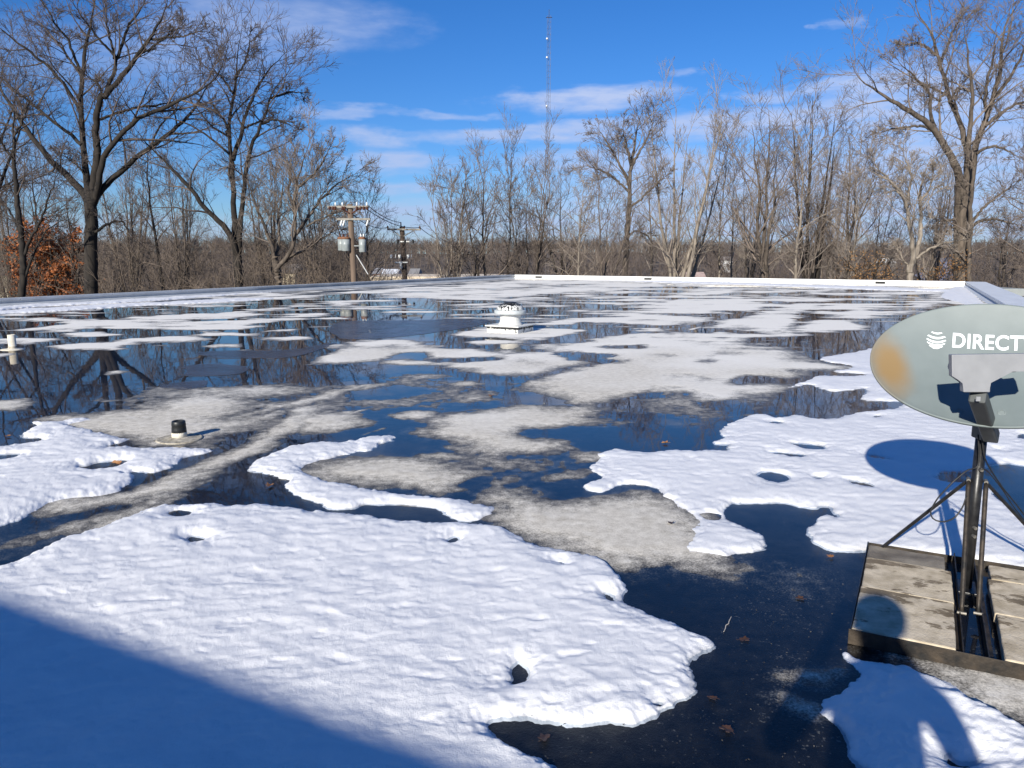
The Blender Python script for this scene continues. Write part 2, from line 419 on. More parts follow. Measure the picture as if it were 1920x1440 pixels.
def roof_field(x, y):
    amp = 0.015 + 0.007 * np.clip(y, 0, 40)
    wx = fbm(x * 2.3 + 5, y * 2.3, 4) * amp * 1.6
    wy = fbm(x * 2.3, y * 2.3 + 40, 4) * amp * 1.6
    s = fld(SILT, x, y, wx, wy)
    n = fbm(x * 1.1, y * 1.1, 5)
    n2 = fbm(x * .55 + 9, y * .55, 5)
    s = np.clip(s, -2.5, 2.2 - 1.1 * sstep(8, 14, y))
    # far half of the roof: broken streaks between the traced patches
    far = sstep(15, 24, y) * .9
    strk = fbm(x * .45 + 3, y * .62 + 8, 5)
    s = np.maximum(s, (strk * 3.2 - .75) * far - 2.5 * (1 - far))
    w = fld(WET, x, y, wx, wy)
    s = s - np.clip(w + 1.0, 0, 2.2) * 1.3
    al = x * .469 + y * .883; ac = x * .883 - y * .469          # along and across the building
    s = s + sstep(14, 26, y) * (fbm(x * .2 + 5, y * .5, 5) * 2.4 + fbm(x * .28 + 5, y * 1.35, 4) * 3.4 + .1) + sstep(9, 16, y) * fbm(x * .55 + 2, y * 2.0, 4) * 2.0
    s = s + sstep(4, 9, y) * fbm(ac * 1.15 + 3, al * .33, 4) * 1.5 * (1 - .5 * sstep(16, 26, y))
    n3 = fbm(x * 7 + 3, y * 7, 4)
    for sx, sy, wd, st in ((735, 700, .035, 1.5), (700, 760, .03, .9), (1150, 665, .05, 1.6), (1010, 905, .02, .9), (1230, 930, .02, 1.2), (1430, 640, .06, 1.4), (470, 828, .04, 1.2), (620, 640, .05, 1.2)):
        gx, gy = g(sx, sy); a0 = gx * .883 - gy * .469
        s = np.maximum(s, -2.6 + st * 1.6 * np.exp(-((ac + wx * .25 - a0) / wd) ** 2) * sstep(-.3, .5, fbm(al * .5 + sx, ac * .1, 3)) + .6 * np.minimum(s + 2.5, 1))
    s = np.maximum(s, np.clip(fld(DAMP, x, y, wx, wy), -2.5, 1.2) * .55 - .95)
    s = s + .55 * sstep(6.5, 11, y) * sstep(-6, 2, x - .1 * y) + .1 * sstep(12, 18, y) + .22 * sstep(3.2, 4.5, y)
    d = s * .8 + n * .9 + n2 * .55 + n3 * .35
    return np.clip((d + 2.15) / 4.1, 0, 1), sstep(5.5, 15, y + 5 * n2)

cols = np.concatenate([np.arange(-1500, -60, 16.0), np.arange(-60, 1980, 3.2), np.arange(1980, 3400, 16.0)])
rows = np.concatenate([np.arange(522, 560, .4), np.arange(560, 640, .6), np.arange(640, 800, 1.2), np.arange(800, 1500, 2.4), np.arange(1500, 2600, 14.0)])

def persp_grid(cols, rows):
    cx, cy = np.meshgrid(cols, rows)
    return g(cx, cy)

def grid_quads(nr, nc):
    i = np.arange(nr * nc).reshape(nr, nc)
    return np.stack([i[1:, :-1], i[1:, 1:], i[:-1, 1:], i[:-1, :-1]], -1).reshape(-1, 4)

def compact(V, Q, attrs):
    used = np.zeros(len(V), bool); used[Q.ravel()] = True
    mp = np.cumsum(used) - 1
    return V[used], mp[Q], [a[used] for a in attrs]

def roof_material():
    m = bpy.data.materials.new('wet roof membrane with silt')
    m.use_nodes = True
    t = m.node_tree; L = t.links.new
    p = t.nodes['Principled BSDF']
    at = nd(t, 'ShaderNodeAttribute', attribute_name='dry'); fr = nd(t, 'ShaderNodeAttribute', attribute_name='frost')
    tc = nd(t, 'ShaderNodeTexCoord')
    def nz(s, d, r=.6):
        n = nd(t, 'ShaderNodeTexNoise'); n.inputs['Scale'].default_value = s; n.inputs['Detail'].default_value = d; n.inputs['Roughness'].default_value = r
        L(tc.outputs['Object'], n.inputs['Vector']); return n.outputs[0]
    grain = nz(95, 4, .75); mid = nz(14, 6); big = nz(2.2, 5)
    # damp threshold broken up by grains
    a = math_n(t, 'ADD', at.outputs['Fac'], math_n(t, 'MULTIPLY', math_n(t, 'SUBTRACT', grain, .5), .62))
    a = math_n(t, 'ADD', a, math_n(t, 'MULTIPLY', math_n(t, 'SUBTRACT', mid, .5), .34))
    mr = nd(t, 'ShaderNodeMapRange', interpolation_type='SMOOTHSTEP'); L(a, mr.inputs[0])
    mr.inputs[1].default_value = .36; mr.inputs[2].default_value = .82
    # membrane under the water: black with faint brown film
    wet = nd(t, 'ShaderNodeValToRGB'); L(math_n(t, 'ADD', math_n(t, 'MULTIPLY', mid, .6), math_n(t, 'MULTIPLY', big, .4)), wet.inputs[0])
    wet.color_ramp.elements[0].position = .44; wet.color_ramp.elements[0].color = (.0055, .0055, .006, 1)
    wet.color_ramp.elements[1].position = .66; wet.color_ramp.elements[1].color = (.024, .0215, .0185, 1)
    silt = nd(t, 'ShaderNodeValToRGB'); L(math_n(t, 'ADD', math_n(t, 'MULTIPLY', grain, .5), math_n(t, 'MULTIPLY', mid, .5)), silt.inputs[0])
    silt.color_ramp.elements[0].position = .34; silt.color_ramp.elements[0].color = (.45, .405, .325, 1)
    silt.color_ramp.elements[1].position = .66; silt.color_ramp.elements[1].color = (.87, .815, .71, 1)
    fm = nd(t, 'ShaderNodeMix', data_type='RGBA'); L(math_n(t, 'MULTIPLY', fr.outputs['Fac'], .85), fm.inputs['Factor'])
    L(silt.outputs[0], fm.inputs['A']); fm.inputs['B'].default_value = (.90, .865, .79, 1)
    fl = nz(75, 4, .6); fk = nd(t, 'ShaderNodeMapRange'); L(math_n(t, 'ADD', math_n(t, 'MULTIPLY', fl, .75), math_n(t, 'MULTIPLY', big, .35)), fk.inputs[0]); fk.inputs[1].default_value = .66; fk.inputs[2].default_value = .71
    wf = nd(t, 'ShaderNodeMix', data_type='RGBA'); L(fk.outputs[0], wf.inputs['Factor']); L(wet.outputs[0], wf.inputs['A']); wf.inputs['B'].default_value = (.16, .145, .12, 1)
    mx = nd(t, 'ShaderNodeMix', data_type='RGBA'); L(mr.outputs[0], mx.inputs['Factor'])
    L(wf.outputs['Result'], mx.inputs['A']); L(fm.outputs['Result'], mx.inputs['B'])
    L(mx.outputs['Result'], p.inputs['Base Color'])
    rg = nd(t, 'ShaderNodeMapRange'); L(mr.outputs[0], rg.inputs[0]); rg.inputs[3].default_value = .32; rg.inputs[4].default_value = .95
    L(rg.outputs[0], p.inputs['Roughness']); p.inputs['Specular IOR Level'].default_value = .3
    b = nd(t, 'ShaderNodeBump'); b.inputs['Strength'].default_value = .5; b.inputs['Distance'].default_value = .006
    L(grain, b.inputs['Height']); L(b.outputs[0], p.inputs['Normal'])
    return m

def build_roof():
    x, y = persp_grid(cols, rows)
    dry, frost = roof_field(x, y)
    z = -.010 + .022 * np.minimum(dry, .9)
    V = np.stack([x, y, z], -1).reshape(-1, 3)
    Q = grid_quads(*x.shape)
    c = V[Q].mean(1)
    keep = sdpoly(c[:, 0], c[:, 1], ROOF) > -.12
    V, Q, (dry, frost) = compact(V, Q[keep], [dry.ravel(), frost.ravel()])
    n = len(V)
    V = np.concatenate([V, np.c_[ROOF, np.full(4, -.05)]])
    Q = np.concatenate([Q, [[n + 3, n + 2, n + 1, n]]])
    dry = np.concatenate([dry, np.zeros(4)]); frost = np.concatenate([frost, np.zeros(4)])
    me = np_mesh('roof', V, Q)
    for nm, a in (('dry', dry), ('frost', frost)):
        me.attributes.new(nm, 'FLOAT', 'POINT').data.foreach_set('value', a.astype(np.float32))
    o = link('roof', me, roof_material(), smooth=True)
    tag(o, 'flat black roof membrane with pale dried silt', kind='structure')

    m = bpy.data.materials.new('meltwater')
    m.use_nodes = True
    t = m.node_tree; t.nodes.clear(); L = t.links.new
    out = nd(t, 'ShaderNodeOutputMaterial'); ms = nd(t, 'ShaderNodeMixShader'); tr = nd(t, 'ShaderNodeBsdfTransparent'); gl = nd(t, 'ShaderNodeBsdfGlossy')
    tr.inputs[0].default_value = (.82, .86, .9, 1)
    gl.inputs['Roughness'].default_value = .012; gl.inputs['Color'].default_value = (.86, .81, .75, 1)
    ge = nd(t, 'ShaderNodeNewGeometry'); dt = nd(t, 'ShaderNodeVectorMath', operation='DOT_PRODUCT')
    tc = nd(t, 'ShaderNodeTexCoord'); n = nd(t, 'ShaderNodeTexNoise'); n.inputs['Scale'].default_value = 2.5; n.inputs['Detail'].default_value = 3
    L(tc.outputs['Object'], n.inputs['Vector'])
    b = nd(t, 'ShaderNodeBump'); b.inputs['Strength'].default_value = .025; b.inputs['Distance'].default_value = .02
    L(n.outputs[0], b.inputs['Height']); L(b.outputs[0], gl.inputs['Normal'])
    L(ge.outputs['Incoming'], dt.inputs[0]); L(b.outputs[0], dt.inputs[1])
    c1 = math_n(t, 'SUBTRACT', 1.0, math_n(t, 'ABSOLUTE', dt.outputs['Value']), True)
    fre = math_n(t, 'ADD', .016, math_n(t, 'MULTIPLY', math_n(t, 'POWER', c1, 5.0), .984), True)
    L(fre, ms.inputs[0]); L(tr.outputs[0], ms.inputs[1]); L(gl.outputs[0], ms.inputs[2]); L(ms.outputs[0], out.inputs[0])
    me = np_mesh('water', np.c_[ROOF, np.zeros(4)], np.array([[3, 2, 1, 0]]))
    tag(link('water', me, m), 'still meltwater ponding across the black roof', kind='structure')
build_roof()

# ---------------------------------------------------------------- snow
def snow_material():
    m = bpy.data.materials.new('old wet snow')
    m.use_nodes = True
    t = m.node_tree; L = t.links.new
    p = t.nodes['Principled BSDF']
    tc = nd(t, 'ShaderNodeTexCoord')
    n = nd(t, 'ShaderNodeTexNoise'); n.inputs['Scale'].default_value = 160; n.inputs['Detail'].default_value = 4; n.inputs['Roughness'].default_value = .7
    L(tc.outputs['Object'], n.inputs['Vector'])
    n2 = nd(t, 'ShaderNodeTexNoise'); n2.inputs['Scale'].default_value = 5; n2.inputs['Detail'].default_value = 6
    L(tc.outputs['Object'], n2.inputs['Vector'])
    th = nd(t, 'ShaderNodeAttribute', attribute_name='thin')
    r = nd(t, 'ShaderNodeValToRGB'); L(n2.outputs[0], r.inputs[0])
    r.color_ramp.elements[0].position = .3; r.color_ramp.elements[0].color = (.815, .815, .825, 1)
    r.color_ramp.elements[1].position = .7; r.color_ramp.elements[1].color = (.88, .875, .87, 1)
    mx = nd(t, 'ShaderNodeMix', data_type='RGBA')
    L(math_n(t, 'MULTIPLY', th.outputs['Fac'], .6, True), mx.inputs['Factor'])
    L(r.outputs[0], mx.inputs['A']); mx.inputs['B'].default_value = (.30, .31, .33, 1)   # waterlogged, see-through rim
    L(mx.outputs['Result'], p.inputs['Base Color'])
    p.inputs['Roughness'].default_value = .55; p.inputs['Specular IOR Level'].default_value = .25
    p.inputs['Coat Weight'].default_value = 0.0
    b = nd(t, 'ShaderNodeBump'); b.inputs['Strength'].default_value = .55; b.inputs['Distance'].default_value = .006
    L(n.outputs[0], b.inputs['Height']); L(b.outputs[0], p.inputs['Normal'])
    return m
SNOW = snow_material()

def build_snow(label, outlines, holes=(), thick=.042, dx=2.0, dys=((0, 1.2), (900, 2.0)), melt=.035, bump=1.0, pits=()):
    polys = [chaikin(p, 2) for p in outlines]
    allp = np.concatenate(polys)
    c0, c1 = allp[:, 0].min() - 25, allp[:, 0].max() + 25
    r0, r1 = max(525, allp[:, 1].min() - 12), allp[:, 1].max() + 25
    rr = [r0]
    while rr[-1] < r1:
        st = [s for lim, s in dys if rr[-1] >= lim][-1]
        rr.append(rr[-1] + st * (1 if rr[-1] < 1460 else 5))
    cc = [c0]
    while cc[-1] < c1:
        cc.append(cc[-1] + (dx if -20 < cc[-1] < 1940 else dx * 5))
    x, y = persp_grid(np.array(cc), np.array(rr))
    a = 0.016 + .005 * y
    wx = fbm(x * 7, y * 7, 5, .65) * a; wy = fbm(x * 7 + 31, y * 7, 4, .6) * a
    sd = np.full(x.shape, -9.0)
    for P in polys:
        wxp, wyp = g(P[:, 0], np.maximum(P[:, 1], 524))
        sd = np.maximum(sd, sdpoly(x + wx, y + wy, np.stack([wxp, wyp], 1)))
    bowl = np.zeros(x.shape)
    for h in holes:
        P = chaikin(h, 2)
        wxp, wyp = g(P[:, 0], P[:, 1])
        hs = -sdpoly(x + .6 * wx, y + .6 * wy, np.stack([wxp, wyp], 1))
        sd = np.minimum(sd, hs)
    T = thick * (.8 + .35 * fbm(x * 1.3, y * 1.3, 3))
    for px, py, rad, depth in pits:                 # wide melt bowls
        cx, cy = g(px, py)
        bowl += depth * np.exp(-((x - cx) ** 2 + (y - cy) ** 2) / rad ** 2)
    ev = np.clip(1 + 1.5 * fbm(x * 3.1 + 8, y * 3.1, 3), .35, 2.2)
    prof = 1 - np.exp(-np.maximum(sd, 0) / (melt * ev * (1 + .10 * y)))
    # sun cups: soft dimples with sharper crests
    n1 = fbm(x / .24 + 2 * wx, y / .15, 3); n2 = fbm(x / .10 + 7, y / .085, 1)
    cups = (1 - np.abs(n1)) * .9 + .35 * n2
    fine = fbm(x / .03, y / .03, 3)
    dent = np.clip(fbm(x / .21 + 11, y / .12, 3) - .38, 0, 1) * .013
    h = T * prof + bump * prof * (.0075 * (cups - .75) + .0012 * fine - dent) - bowl * prof
    # crumbly lip
    h += prof * (1 - prof) * .022 * fbm(x / .05, y / .05, 2)
    h = np.where(sd > 0, np.maximum(h, .0015), sd * .9 + .0005)
    thin = np.exp(-np.maximum(h, 0) / .0035) * np.clip(.5 + 1.6 * fbm(x * 4 + 3, y * 4, 3), .1, 1)
    V = np.stack([x, y, h + .001], -1).reshape(-1, 3)
    Q = grid_quads(*x.shape)
    keep = (h.ravel()[Q] > -.03).any(1)
    V, Q, (thin,) = compact(V, Q[keep], [thin.ravel()])
    me = np_mesh('snow', V, Q)
    me.attributes.new('thin', 'FLOAT', 'POINT').data.foreach_set('value', thin.astype(np.float32))
    o = link('snow', me, SNOW, smooth=True)
    return tag(o, label, kind='stuff')

S1 = [(-700,1230),(-300,1125),(0,1062),(30,1050),(90,1025),(150,1000),(200,985),(260,962),(310,946),(345,950),(395,943),(440,950),(480,944),(540,950),(600,962),(660,962),(700,970),(740,977),(790,979),(850,979),(890,982),(930,990),(965,995),(975,1008),(1000,1020),(1040,1030),(1090,1040),(1120,1043),(1135,1060),(1160,1080),(1172,1098),(1160,1120),(1180,1140),(1220,1155),(1260,1167),(1285,1185),(1330,1197),(1334,1212),(1310,1225),(1288,1235),(1295,1260),(1302,1300),(1280,1310),(1240,1325),(1225,1345),(1190,1358),(1150,1353),(1110,1348),(1080,1362),(1050,1355),(1000,1343),(950,1343),(912,1350),(905,1362),(925,1388),(960,1408),(1000,1422),(1050,1445),(1120,1500),(1150,1650),(1300,2100),(1300,2600),(-700,2600)]
build_snow('large white snow sheet in the foreground, crossed by a blue shadow', [S1],
    holes=[[(968,1235),(985,1245),(998,1256),(997,1272),(975,1284),(945,1281),(962,1268),(950,1255)], [(312,962),(340,954),(364,961),(338,971)], [(344,1010),(366,1001),(390,1010),(366,1021)],
           [(832,1012),(850,1003),(870,1010),(848,1022)], [(1040,1055),(1052,1053),(1060,1059),(1050,1058)], [(1128,1110),(1140,1108),(1160,1122),(1150,1128),(1136,1124)],
           [(1222,1320),(1234,1312),(1246,1318),(1234,1328)]],
    pits=[(955,1275, .13, .014), (880,1240, .16, .006)], thick=.034)
S2 = PX('z4', [(-900,1400),(-300,1390),(0,1338),(90,1300),(180,1262),(215,1235),(260,1212),(360,1196),(480,1182),(560,1175),(620,1150),(660,1110),(690,1080),(640,1062),(700,1052),(800,1060),(860,1035),(920,1012),(905,1000),(960,975),(1080,958),(1090,938),(1000,936),(900,928),(800,934),(720,935),(640,925),(560,930),(540,925),(620,905),(690,885),(600,880),(520,860),(450,840),(360,825),(340,812),(440,800),(510,790),(440,780),(360,785),(300,800),(220,797),(160,797),(190,825),(120,855),(100,875),(240,886),(200,900),(100,912),(-100,935),(-900,960)])
build_snow('snow patch around the black vent pipe, reaching the left edge', [S2],
    holes=[PX('z4', [(395,1022),(450,1020),(500,1000),(600,990),(675,990),(660,1010),(600,1030),(500,1045),(430,1045)]), PX('z4', [(-200,962),(0,960),(135,963),(0,998),(-200,1005)]),
           PX('z4', [(560,925),(660,890),(720,880),(650,915)])], thick=.038)
S3a = PX('z4', [(1270,1050),(1300,1010),(1340,990),(1400,960),(1500,925),(1560,915),(1620,905),(1700,910),(1820,903),(1880,890),(1846,950),(1800,960),(1700,985),(1640,995),(1560,1020),(1535,1040),(1600,1070),(1640,1095),(1720,1110),(1850,1135),(1920,1148),(2046,1170),(2146,1195),(2250,1200),(2346,1198),(2426,1213),(2486,1232),(2536,1240),(2546,1250),(2500,1290),(2420,1312),(2340,1300),(2270,1255),(2200,1232),(2100,1225),(1950,1220),(1850,1228),(1800,1245),(1700,1240),(1640,1210),(1560,1180),(1490,1160),(1482,1130),(1500,1095),(1420,1085),(1400,1065),(1340,1060)])
S3b = PX('z5', [(150,925),(200,882),(300,873),(390,868),(395,885),(310,905),(290,930),(250,950),(180,950)])
S3c = PX('z5', [(-60,960),(0,935),(100,905),(200,895),(180,930),(100,965),(0,990),(-80,1000)])
build_snow('thin curling snow tongue between two dark meltwater pools', [S3a, S3b, S3c], thick=.03, melt=.03)
S4 = PX('z6', [(-245,958),(-180,935),(-100,950),(0,955),(100,950),(200,952),(300,945),(400,928),(412,908),(320,915),(330,900),(400,880),(350,850),(390,812),(520,762),(600,757),(620,775),(720,772),(760,762),(860,790),(1000,772),(1100,742),(1280,735),(1300,700),(1600,690),(2300,760),(2600,1000),(2600,1150),(2300,1130),(1920,1010),(1740,1015),(1700,1040),(1640,1045),(1500,1050),(1455,1080),(1500,1105),(1600,1110),(1740,1115),(1760,1180),(1850,1240),(1920,1310),(2100,1400),(2400,1560),(2100,1600),(1840,1540),(1500,1480),(1090,1458),(940,1458),(880,1437),(805,1402),(850,1315),(900,1270),(975,1300),(965,1280),(920,1230),(880,1228),(880,1240),(780,1232),(680,1215),(560,1213),(450,1210),(370,1230),(385,1275),(420,1318),(500,1352),(580,1387),(592,1440),(520,1470),(400,1490),(300,1482),(170,1478),(165,1455),(220,1400),(200,1357),(250,1320),(230,1290),(150,1240),(110,1210),(60,1165),(0,1130),(-120,1105),(-220,1150),(-310,1165),(-340,1125),(-300,1100),(-220,1090),(-290,1060),(-310,1020),(-250,1000),(-280,960)])
build_snow('wide melting snow sheet behind the satellite dish, pitted with holes', [S4],
    holes=[PX('z6', [(690,903),(760,905),(850,910),(925,932),(860,945),(760,930)]), PX('z6', [(590,952),(650,950),(730,960),(808,968),(780,982),(680,975)]), PX('z6', [(540,1065),(590,1045),(660,1055),(715,1075),(720,1100),(640,1112),(570,1095)]),
           PX('z6', [(820,1080),(860,1075),(900,1085),(860,1095)]), PX('z6', [(1005,1098),(1060,1098),(1130,1112),(1168,1135),(1100,1130),(1040,1118)]), PX('z6', [(1090,968),(1150,968),(1200,980),(1270,995),(1180,992)]),
           PX('z6', [(600,798),(650,792),(700,806),(640,810)]), PX('z6', [(1750,930),(1800,938),(1820,948),(1780,946)]), PX('z6', [(300,935),(380,925),(420,940),(350,950)]),
           PX('z6', [(250,1275),(300,1265),(375,1278),(370,1300),(300,1310)]), PX('z6', [(1880,870),(1920,855),(1990,860),(1960,890),(1900,885)]), PX('z6', [(1140,768),(1175,762),(1190,772),(1150,776)])],
    thick=.025, bump=.8)
S5 = PX('z6', [(640,640),(760,612),(830,600),(900,640),(1000,640),(1110,620),(1120,640),(1060,690),(1290,690),(1500,690),(2300,720),(2500,300),(1900,300),(1500,380),(1240,395),(1100,430),(960,455),(850,470),(900,490),(1000,500),(1060,520),(900,540),(1130,550),(1100,565),(850,560),(800,590),(700,622)])
build_snow('thin snow in the middle distance beyond the dish', [S5], thick=.024, dx=3, dys=((0, .8),), bump=.6)
S6 = PX('z7', [(985,765),(1060,800),(1130,832),(1240,847),(1300,840),(1370,865),(1430,890),(1520,920),(1600,975),(1660,1045),(1720,1080),(1800,1110),(1920,1180),(2300,1330),(2600,1700),(1500,2000),(1250,1700),(1150,1450),(1100,1371),(1060,1320),(1010,1240),(960,1160),(880,1110),(862,1085),(900,1030),(1000,960),(1060,930),(1092,880),(1050,845),(995,792)])
build_snow('smooth rounded snow mound below the concrete blocks', [S6],
    holes=[PX('z7', [(1485,1300),(1520,1280),(1560,1320),(1640,1340),(1720,1320),(1730,1345),(1640,1371),(1560,1371),(1500,1340)])], thick=.075, melt=.08, bump=.16,
    pits=[(1790,1420,.06,.03), (1740,1290,.05,.02)])
SP = PX('zL', [(-900,370),(-400,310),(0,268),(400,252),(800,227),(1200,198),(1700,180),(1920,168),(2400,140),(2300,130),(1920,140),(1500,163),(1000,185),(600,205),(0,243),(-400,275),(-900,330)])
SQ = PX('zL', [(-600,275),(0,208),(380,165),(470,152),(550,158),(570,178),(800,160),(1000,148),(1300,128),(1920,88),(2600,50),(2600,62),(1920,112),(1300,158),(800,186),(300,205),(0,238),(-600,300)])
build_snow('long white snow ridge drifted along the left parapet', [SP, SQ], thick=.05, dx=3, dys=((0, .6),), bump=1.0, melt=.05)
SR = PX('zK', [(900,1330),(1000,1255),(1140,1212),(1180,1260),(1260,1330),(1340,1400),(1700,1700),(1500,1700),(1200,1420),(1000,1352)])
SS = PX('zR', [(-80,52),(300,58),(700,72),(1100,84),(1600,98),(1920,110),(2180,122),(2180,130),(1920,126),(1600,114),(1200,98),(700,84),(300,68),(-80,60)])
build_snow('patchy snow along the far parapet and its right corner', [SR, SS], thick=.05, dx=3, dys=((0, .6),), bump=1.0, melt=.05)

# thin ice floating on the ponds
ICE = bpy.data.materials.new('thin grey ice')
ICE.use_nodes = True
_t = ICE.node_tree; _p = _t.nodes['Principled BSDF']
_n = nd(_t, 'ShaderNodeTexNoise'); _n.inputs['Scale'].default_value = 2.2; _n.inputs['Detail'].default_value = 6
_tc = nd(_t, 'ShaderNodeTexCoord'); _t.links.new(_tc.outputs['Object'], _n.inputs['Vector'])
_r = nd(_t, 'ShaderNodeMapRange'); _t.links.new(_n.outputs[0], _r.inputs[0])
_r.inputs[1].default_value = .3; _r.inputs[2].default_value = .75; _r.inputs[3].default_value = .25; _r.inputs[4].default_value = .8
_t.links.new(_r.outputs[0], _p.inputs['Alpha'])
_p.inputs['Base Color'].default_value = (.085, .085, .11, 1); _p.inputs['Roughness'].default_value = .22; _p.inputs['Specular IOR Level'].default_value = .4
ICEP = [('long tapering sheet of thin grey ice, far left pond', 'z4', [(1000,440),(1200,430),(1480,435),(1700,390),(1720,400),(1650,430),(1500,470),(1300,472),(1100,475)]),
        ('irregular grey ice sheet above the small oval floe', 'z4', [(930,530),(1000,500),(1200,502),(1320,540),(1150,562),(920,562)]),
        ('small oval ice floe with a pale rim', 'z4', [(825,625),(900,597),(1050,585),(1112,590),(1080,622),(900,640)]),
        ('broad faint ice sheet left of the white ventilator', 'zM', [(760,345),(1200,348),(1750,330),(1780,370),(1500,415),(1100,465),(740,470)])]
for lab, key, pts in ICEP:
    P = WP(PX(key, pts), 2)
    d = fbm(P[:, 0] * 1.7, P[:, 1] * 1.7, 3) * .12
    P = P + np.stack([d, d * .7], 1)
    bm = bmesh.new(); add_prism(bm, [tuple(q) for q in P], .0012, .005)
    tag(obj('ice_sheet', bm, ICE), lab, 'ice sheet', 'ice sheets on the pond')

# ---------------------------------------------------------------- parapets
PARL = mat('grey painted metal coping', (.40, .42, .44), (.48, .50, .52), scale=3, rough=.5, bump=.05)
PARF = mat('white roof coating', (.78, .77, .72), (.86, .85, .81), scale=4, rough=.7, bump=.1)
DARK = mat('dark opening', (.01, .01, .01), (.02, .02, .02), scale=9)
def parapet(name, label, a, b, inward, m, joints=True, w=.34):
    a, b = Vector((*a, 0)), Vector((*b, 0))
    d = (b - a).normalized(); n = Vector((-d.y, d.x, 0)) * inward          # towards the roof
    L_ = (b - a).length
    root = thing(name, label, 'parapet', a, math.atan2(d.y, d.x))
    bm = bmesh.new()
    add_box(bm, (L_ / 2, -inward * w / 2, PH / 2 - .25), (L_, w - .06, PH + .44))
    o = obj('wall', bm, m, root)
    bm = bmesh.new()
    s = 0
    while s < L_:
        e = min(s + 3.05, L_)
        add_box(bm, ((s + e) / 2, -inward * w / 2, PH - .005), (e - s - .012, w + .02, .07), bev=.006)
        s = e
    obj('coping', bm, m, root)
    bm = bmesh.new()                                                       # cant strip at the foot
    vs = [bm.verts.new(p) for p in ((0, 0, .10), (0, inward * .14, -.03), (0, -inward * .02, -.03), (L_, 0, .10), (L_, inward * .14, -.03), (L_, -inward * .02, -.03))]
    bm.faces.new((vs[0], vs[1], vs[4], vs[3])); bm.faces.new((vs[0], vs[2], vs[1])); bm.faces.new((vs[3], vs[4], vs[5]))
    bm.faces.new((vs[0], vs[3], vs[5], vs[2])); bm.faces.new((vs[1], vs[2], vs[5], vs[4]))
    obj('cant_strip', bm, m, root)
    return root, L_
parapet('parapet', 'long low grey metal parapet along the left roof edge', BL, FL, -1, PARL)
pf, plen = parapet('parapet', 'sunlit white parapet across the far roof edge with scuppers', FL, FR, -1, PARF)
PARR = mat('pale grey metal coping', (.66, .68, .69), (.74, .76, .77), scale=3, rough=.5, bump=.05)
parapet('parapet', 'grey metal parapet running back along the right roof edge', FR, BR, -1, PARR, w=.85)
ff = np.linspace(0, 1, 2000)
for px in (1010, 1215, 1650, 1490):
    q = FL[None] + (FR - FL)[None] * ff[:, None]
    t_ = ff[np.argmin(np.abs(q[:, 0] / (q[:, 1] * math.cos(PITCH) + CAMH * math.sin(PITCH)) * F + 960 - px))]
    bm = bmesh.new()
    add_box(bm, (t_ * plen, -.012, .12), (.46, .06, .11))
    if px != 1490: obj('scupper', bm, DARK, pf)
    else: bm.free()
WALL = mat('tan brick', (.30, .22, .16), (.36, .27, .2), scale=8, bump=.3)
bm = bmesh.new()
cen = ROOF.mean(0)
add_prism(bm, [tuple(cen + (q - cen) * .994) for q in ROOF], -6.0, -.35)
tag(obj('building', bm, WALL), 'single storey brick building below the flat roof', 'building')
# taller part of the building behind the camera: its straight top edge throws the blue shadow on the snow
n2 = Vector((math.sin(SUN_AZ + math.radians(2.5)), math.cos(SUN_AZ + math.radians(2.5)), 0))
ws = 5.6; wh = (1.87 + ws) * math.tan(SUN_EL) / math.cos(math.radians(2.5))
root = thing('upper_storey', 'taller brick part of the building whose roofline shades the foreground snow', 'building', -n2 * ws, -math.radians(28))
bm = bmesh.new(); add_box(bm, (-2, -3, wh / 2 - .1), (30, 6, wh + .1)); obj('wall', bm, WALL, root)
bm = bmesh.new(); add_box(bm, (-2, -3 + .03, wh - .04), (30.1, 6.1, .08), bev=.01); obj('coping', bm, PARL, root)

# ---------------------------------------------------------------- ground beyond the building, with the far wooded rise
def gz(x, y):
    r = np.hypot(x, y)
    z = -6.2 - 2.5 * sstep(70, 180, r) + 9.5 * sstep(230, 560, r) - 30 * sstep(650, 2500, r)
    z = z + sstep(100, 300, r) * 1.6 * fbm(x / 160, y / 160, 3) + sstep(300, 560, r) * 3.2 * fbm(x / 210 + 4, y / 210, 3)
    return z + .15 * fbm(x / 9, y / 9, 3)
GR = mat('winter leaf litter', (.060, .043, .030), (.13, .098, .07), scale=.35, rough=.95, bump=.3, detail=9)
def build_ground():
    rr = np.concatenate([np.linspace(0, 140, 90), np.linspace(145, 700, 150), np.linspace(720, 3500, 25)])
    th = np.linspace(0, 2 * np.pi, 240)
    r, t = np.meshgrid(rr, th, indexing='ij')
    x, y = r * np.sin(t), r * np.cos(t)
    V = np.stack([x, y, gz(x, y)], -1).reshape(-1, 3)
    Q = grid_quads(*x.shape)
    tag(link('ground', np_mesh('ground', V, Q), GR, smooth=True), 'brown leaf-littered ground rising to a wooded ridge', kind='structure')
build_ground()

# ---------------------------------------------------------------- bare trees
def unit(v): return v / (np.linalg.norm(v, axis=-1, keepdims=True) + 1e-9)

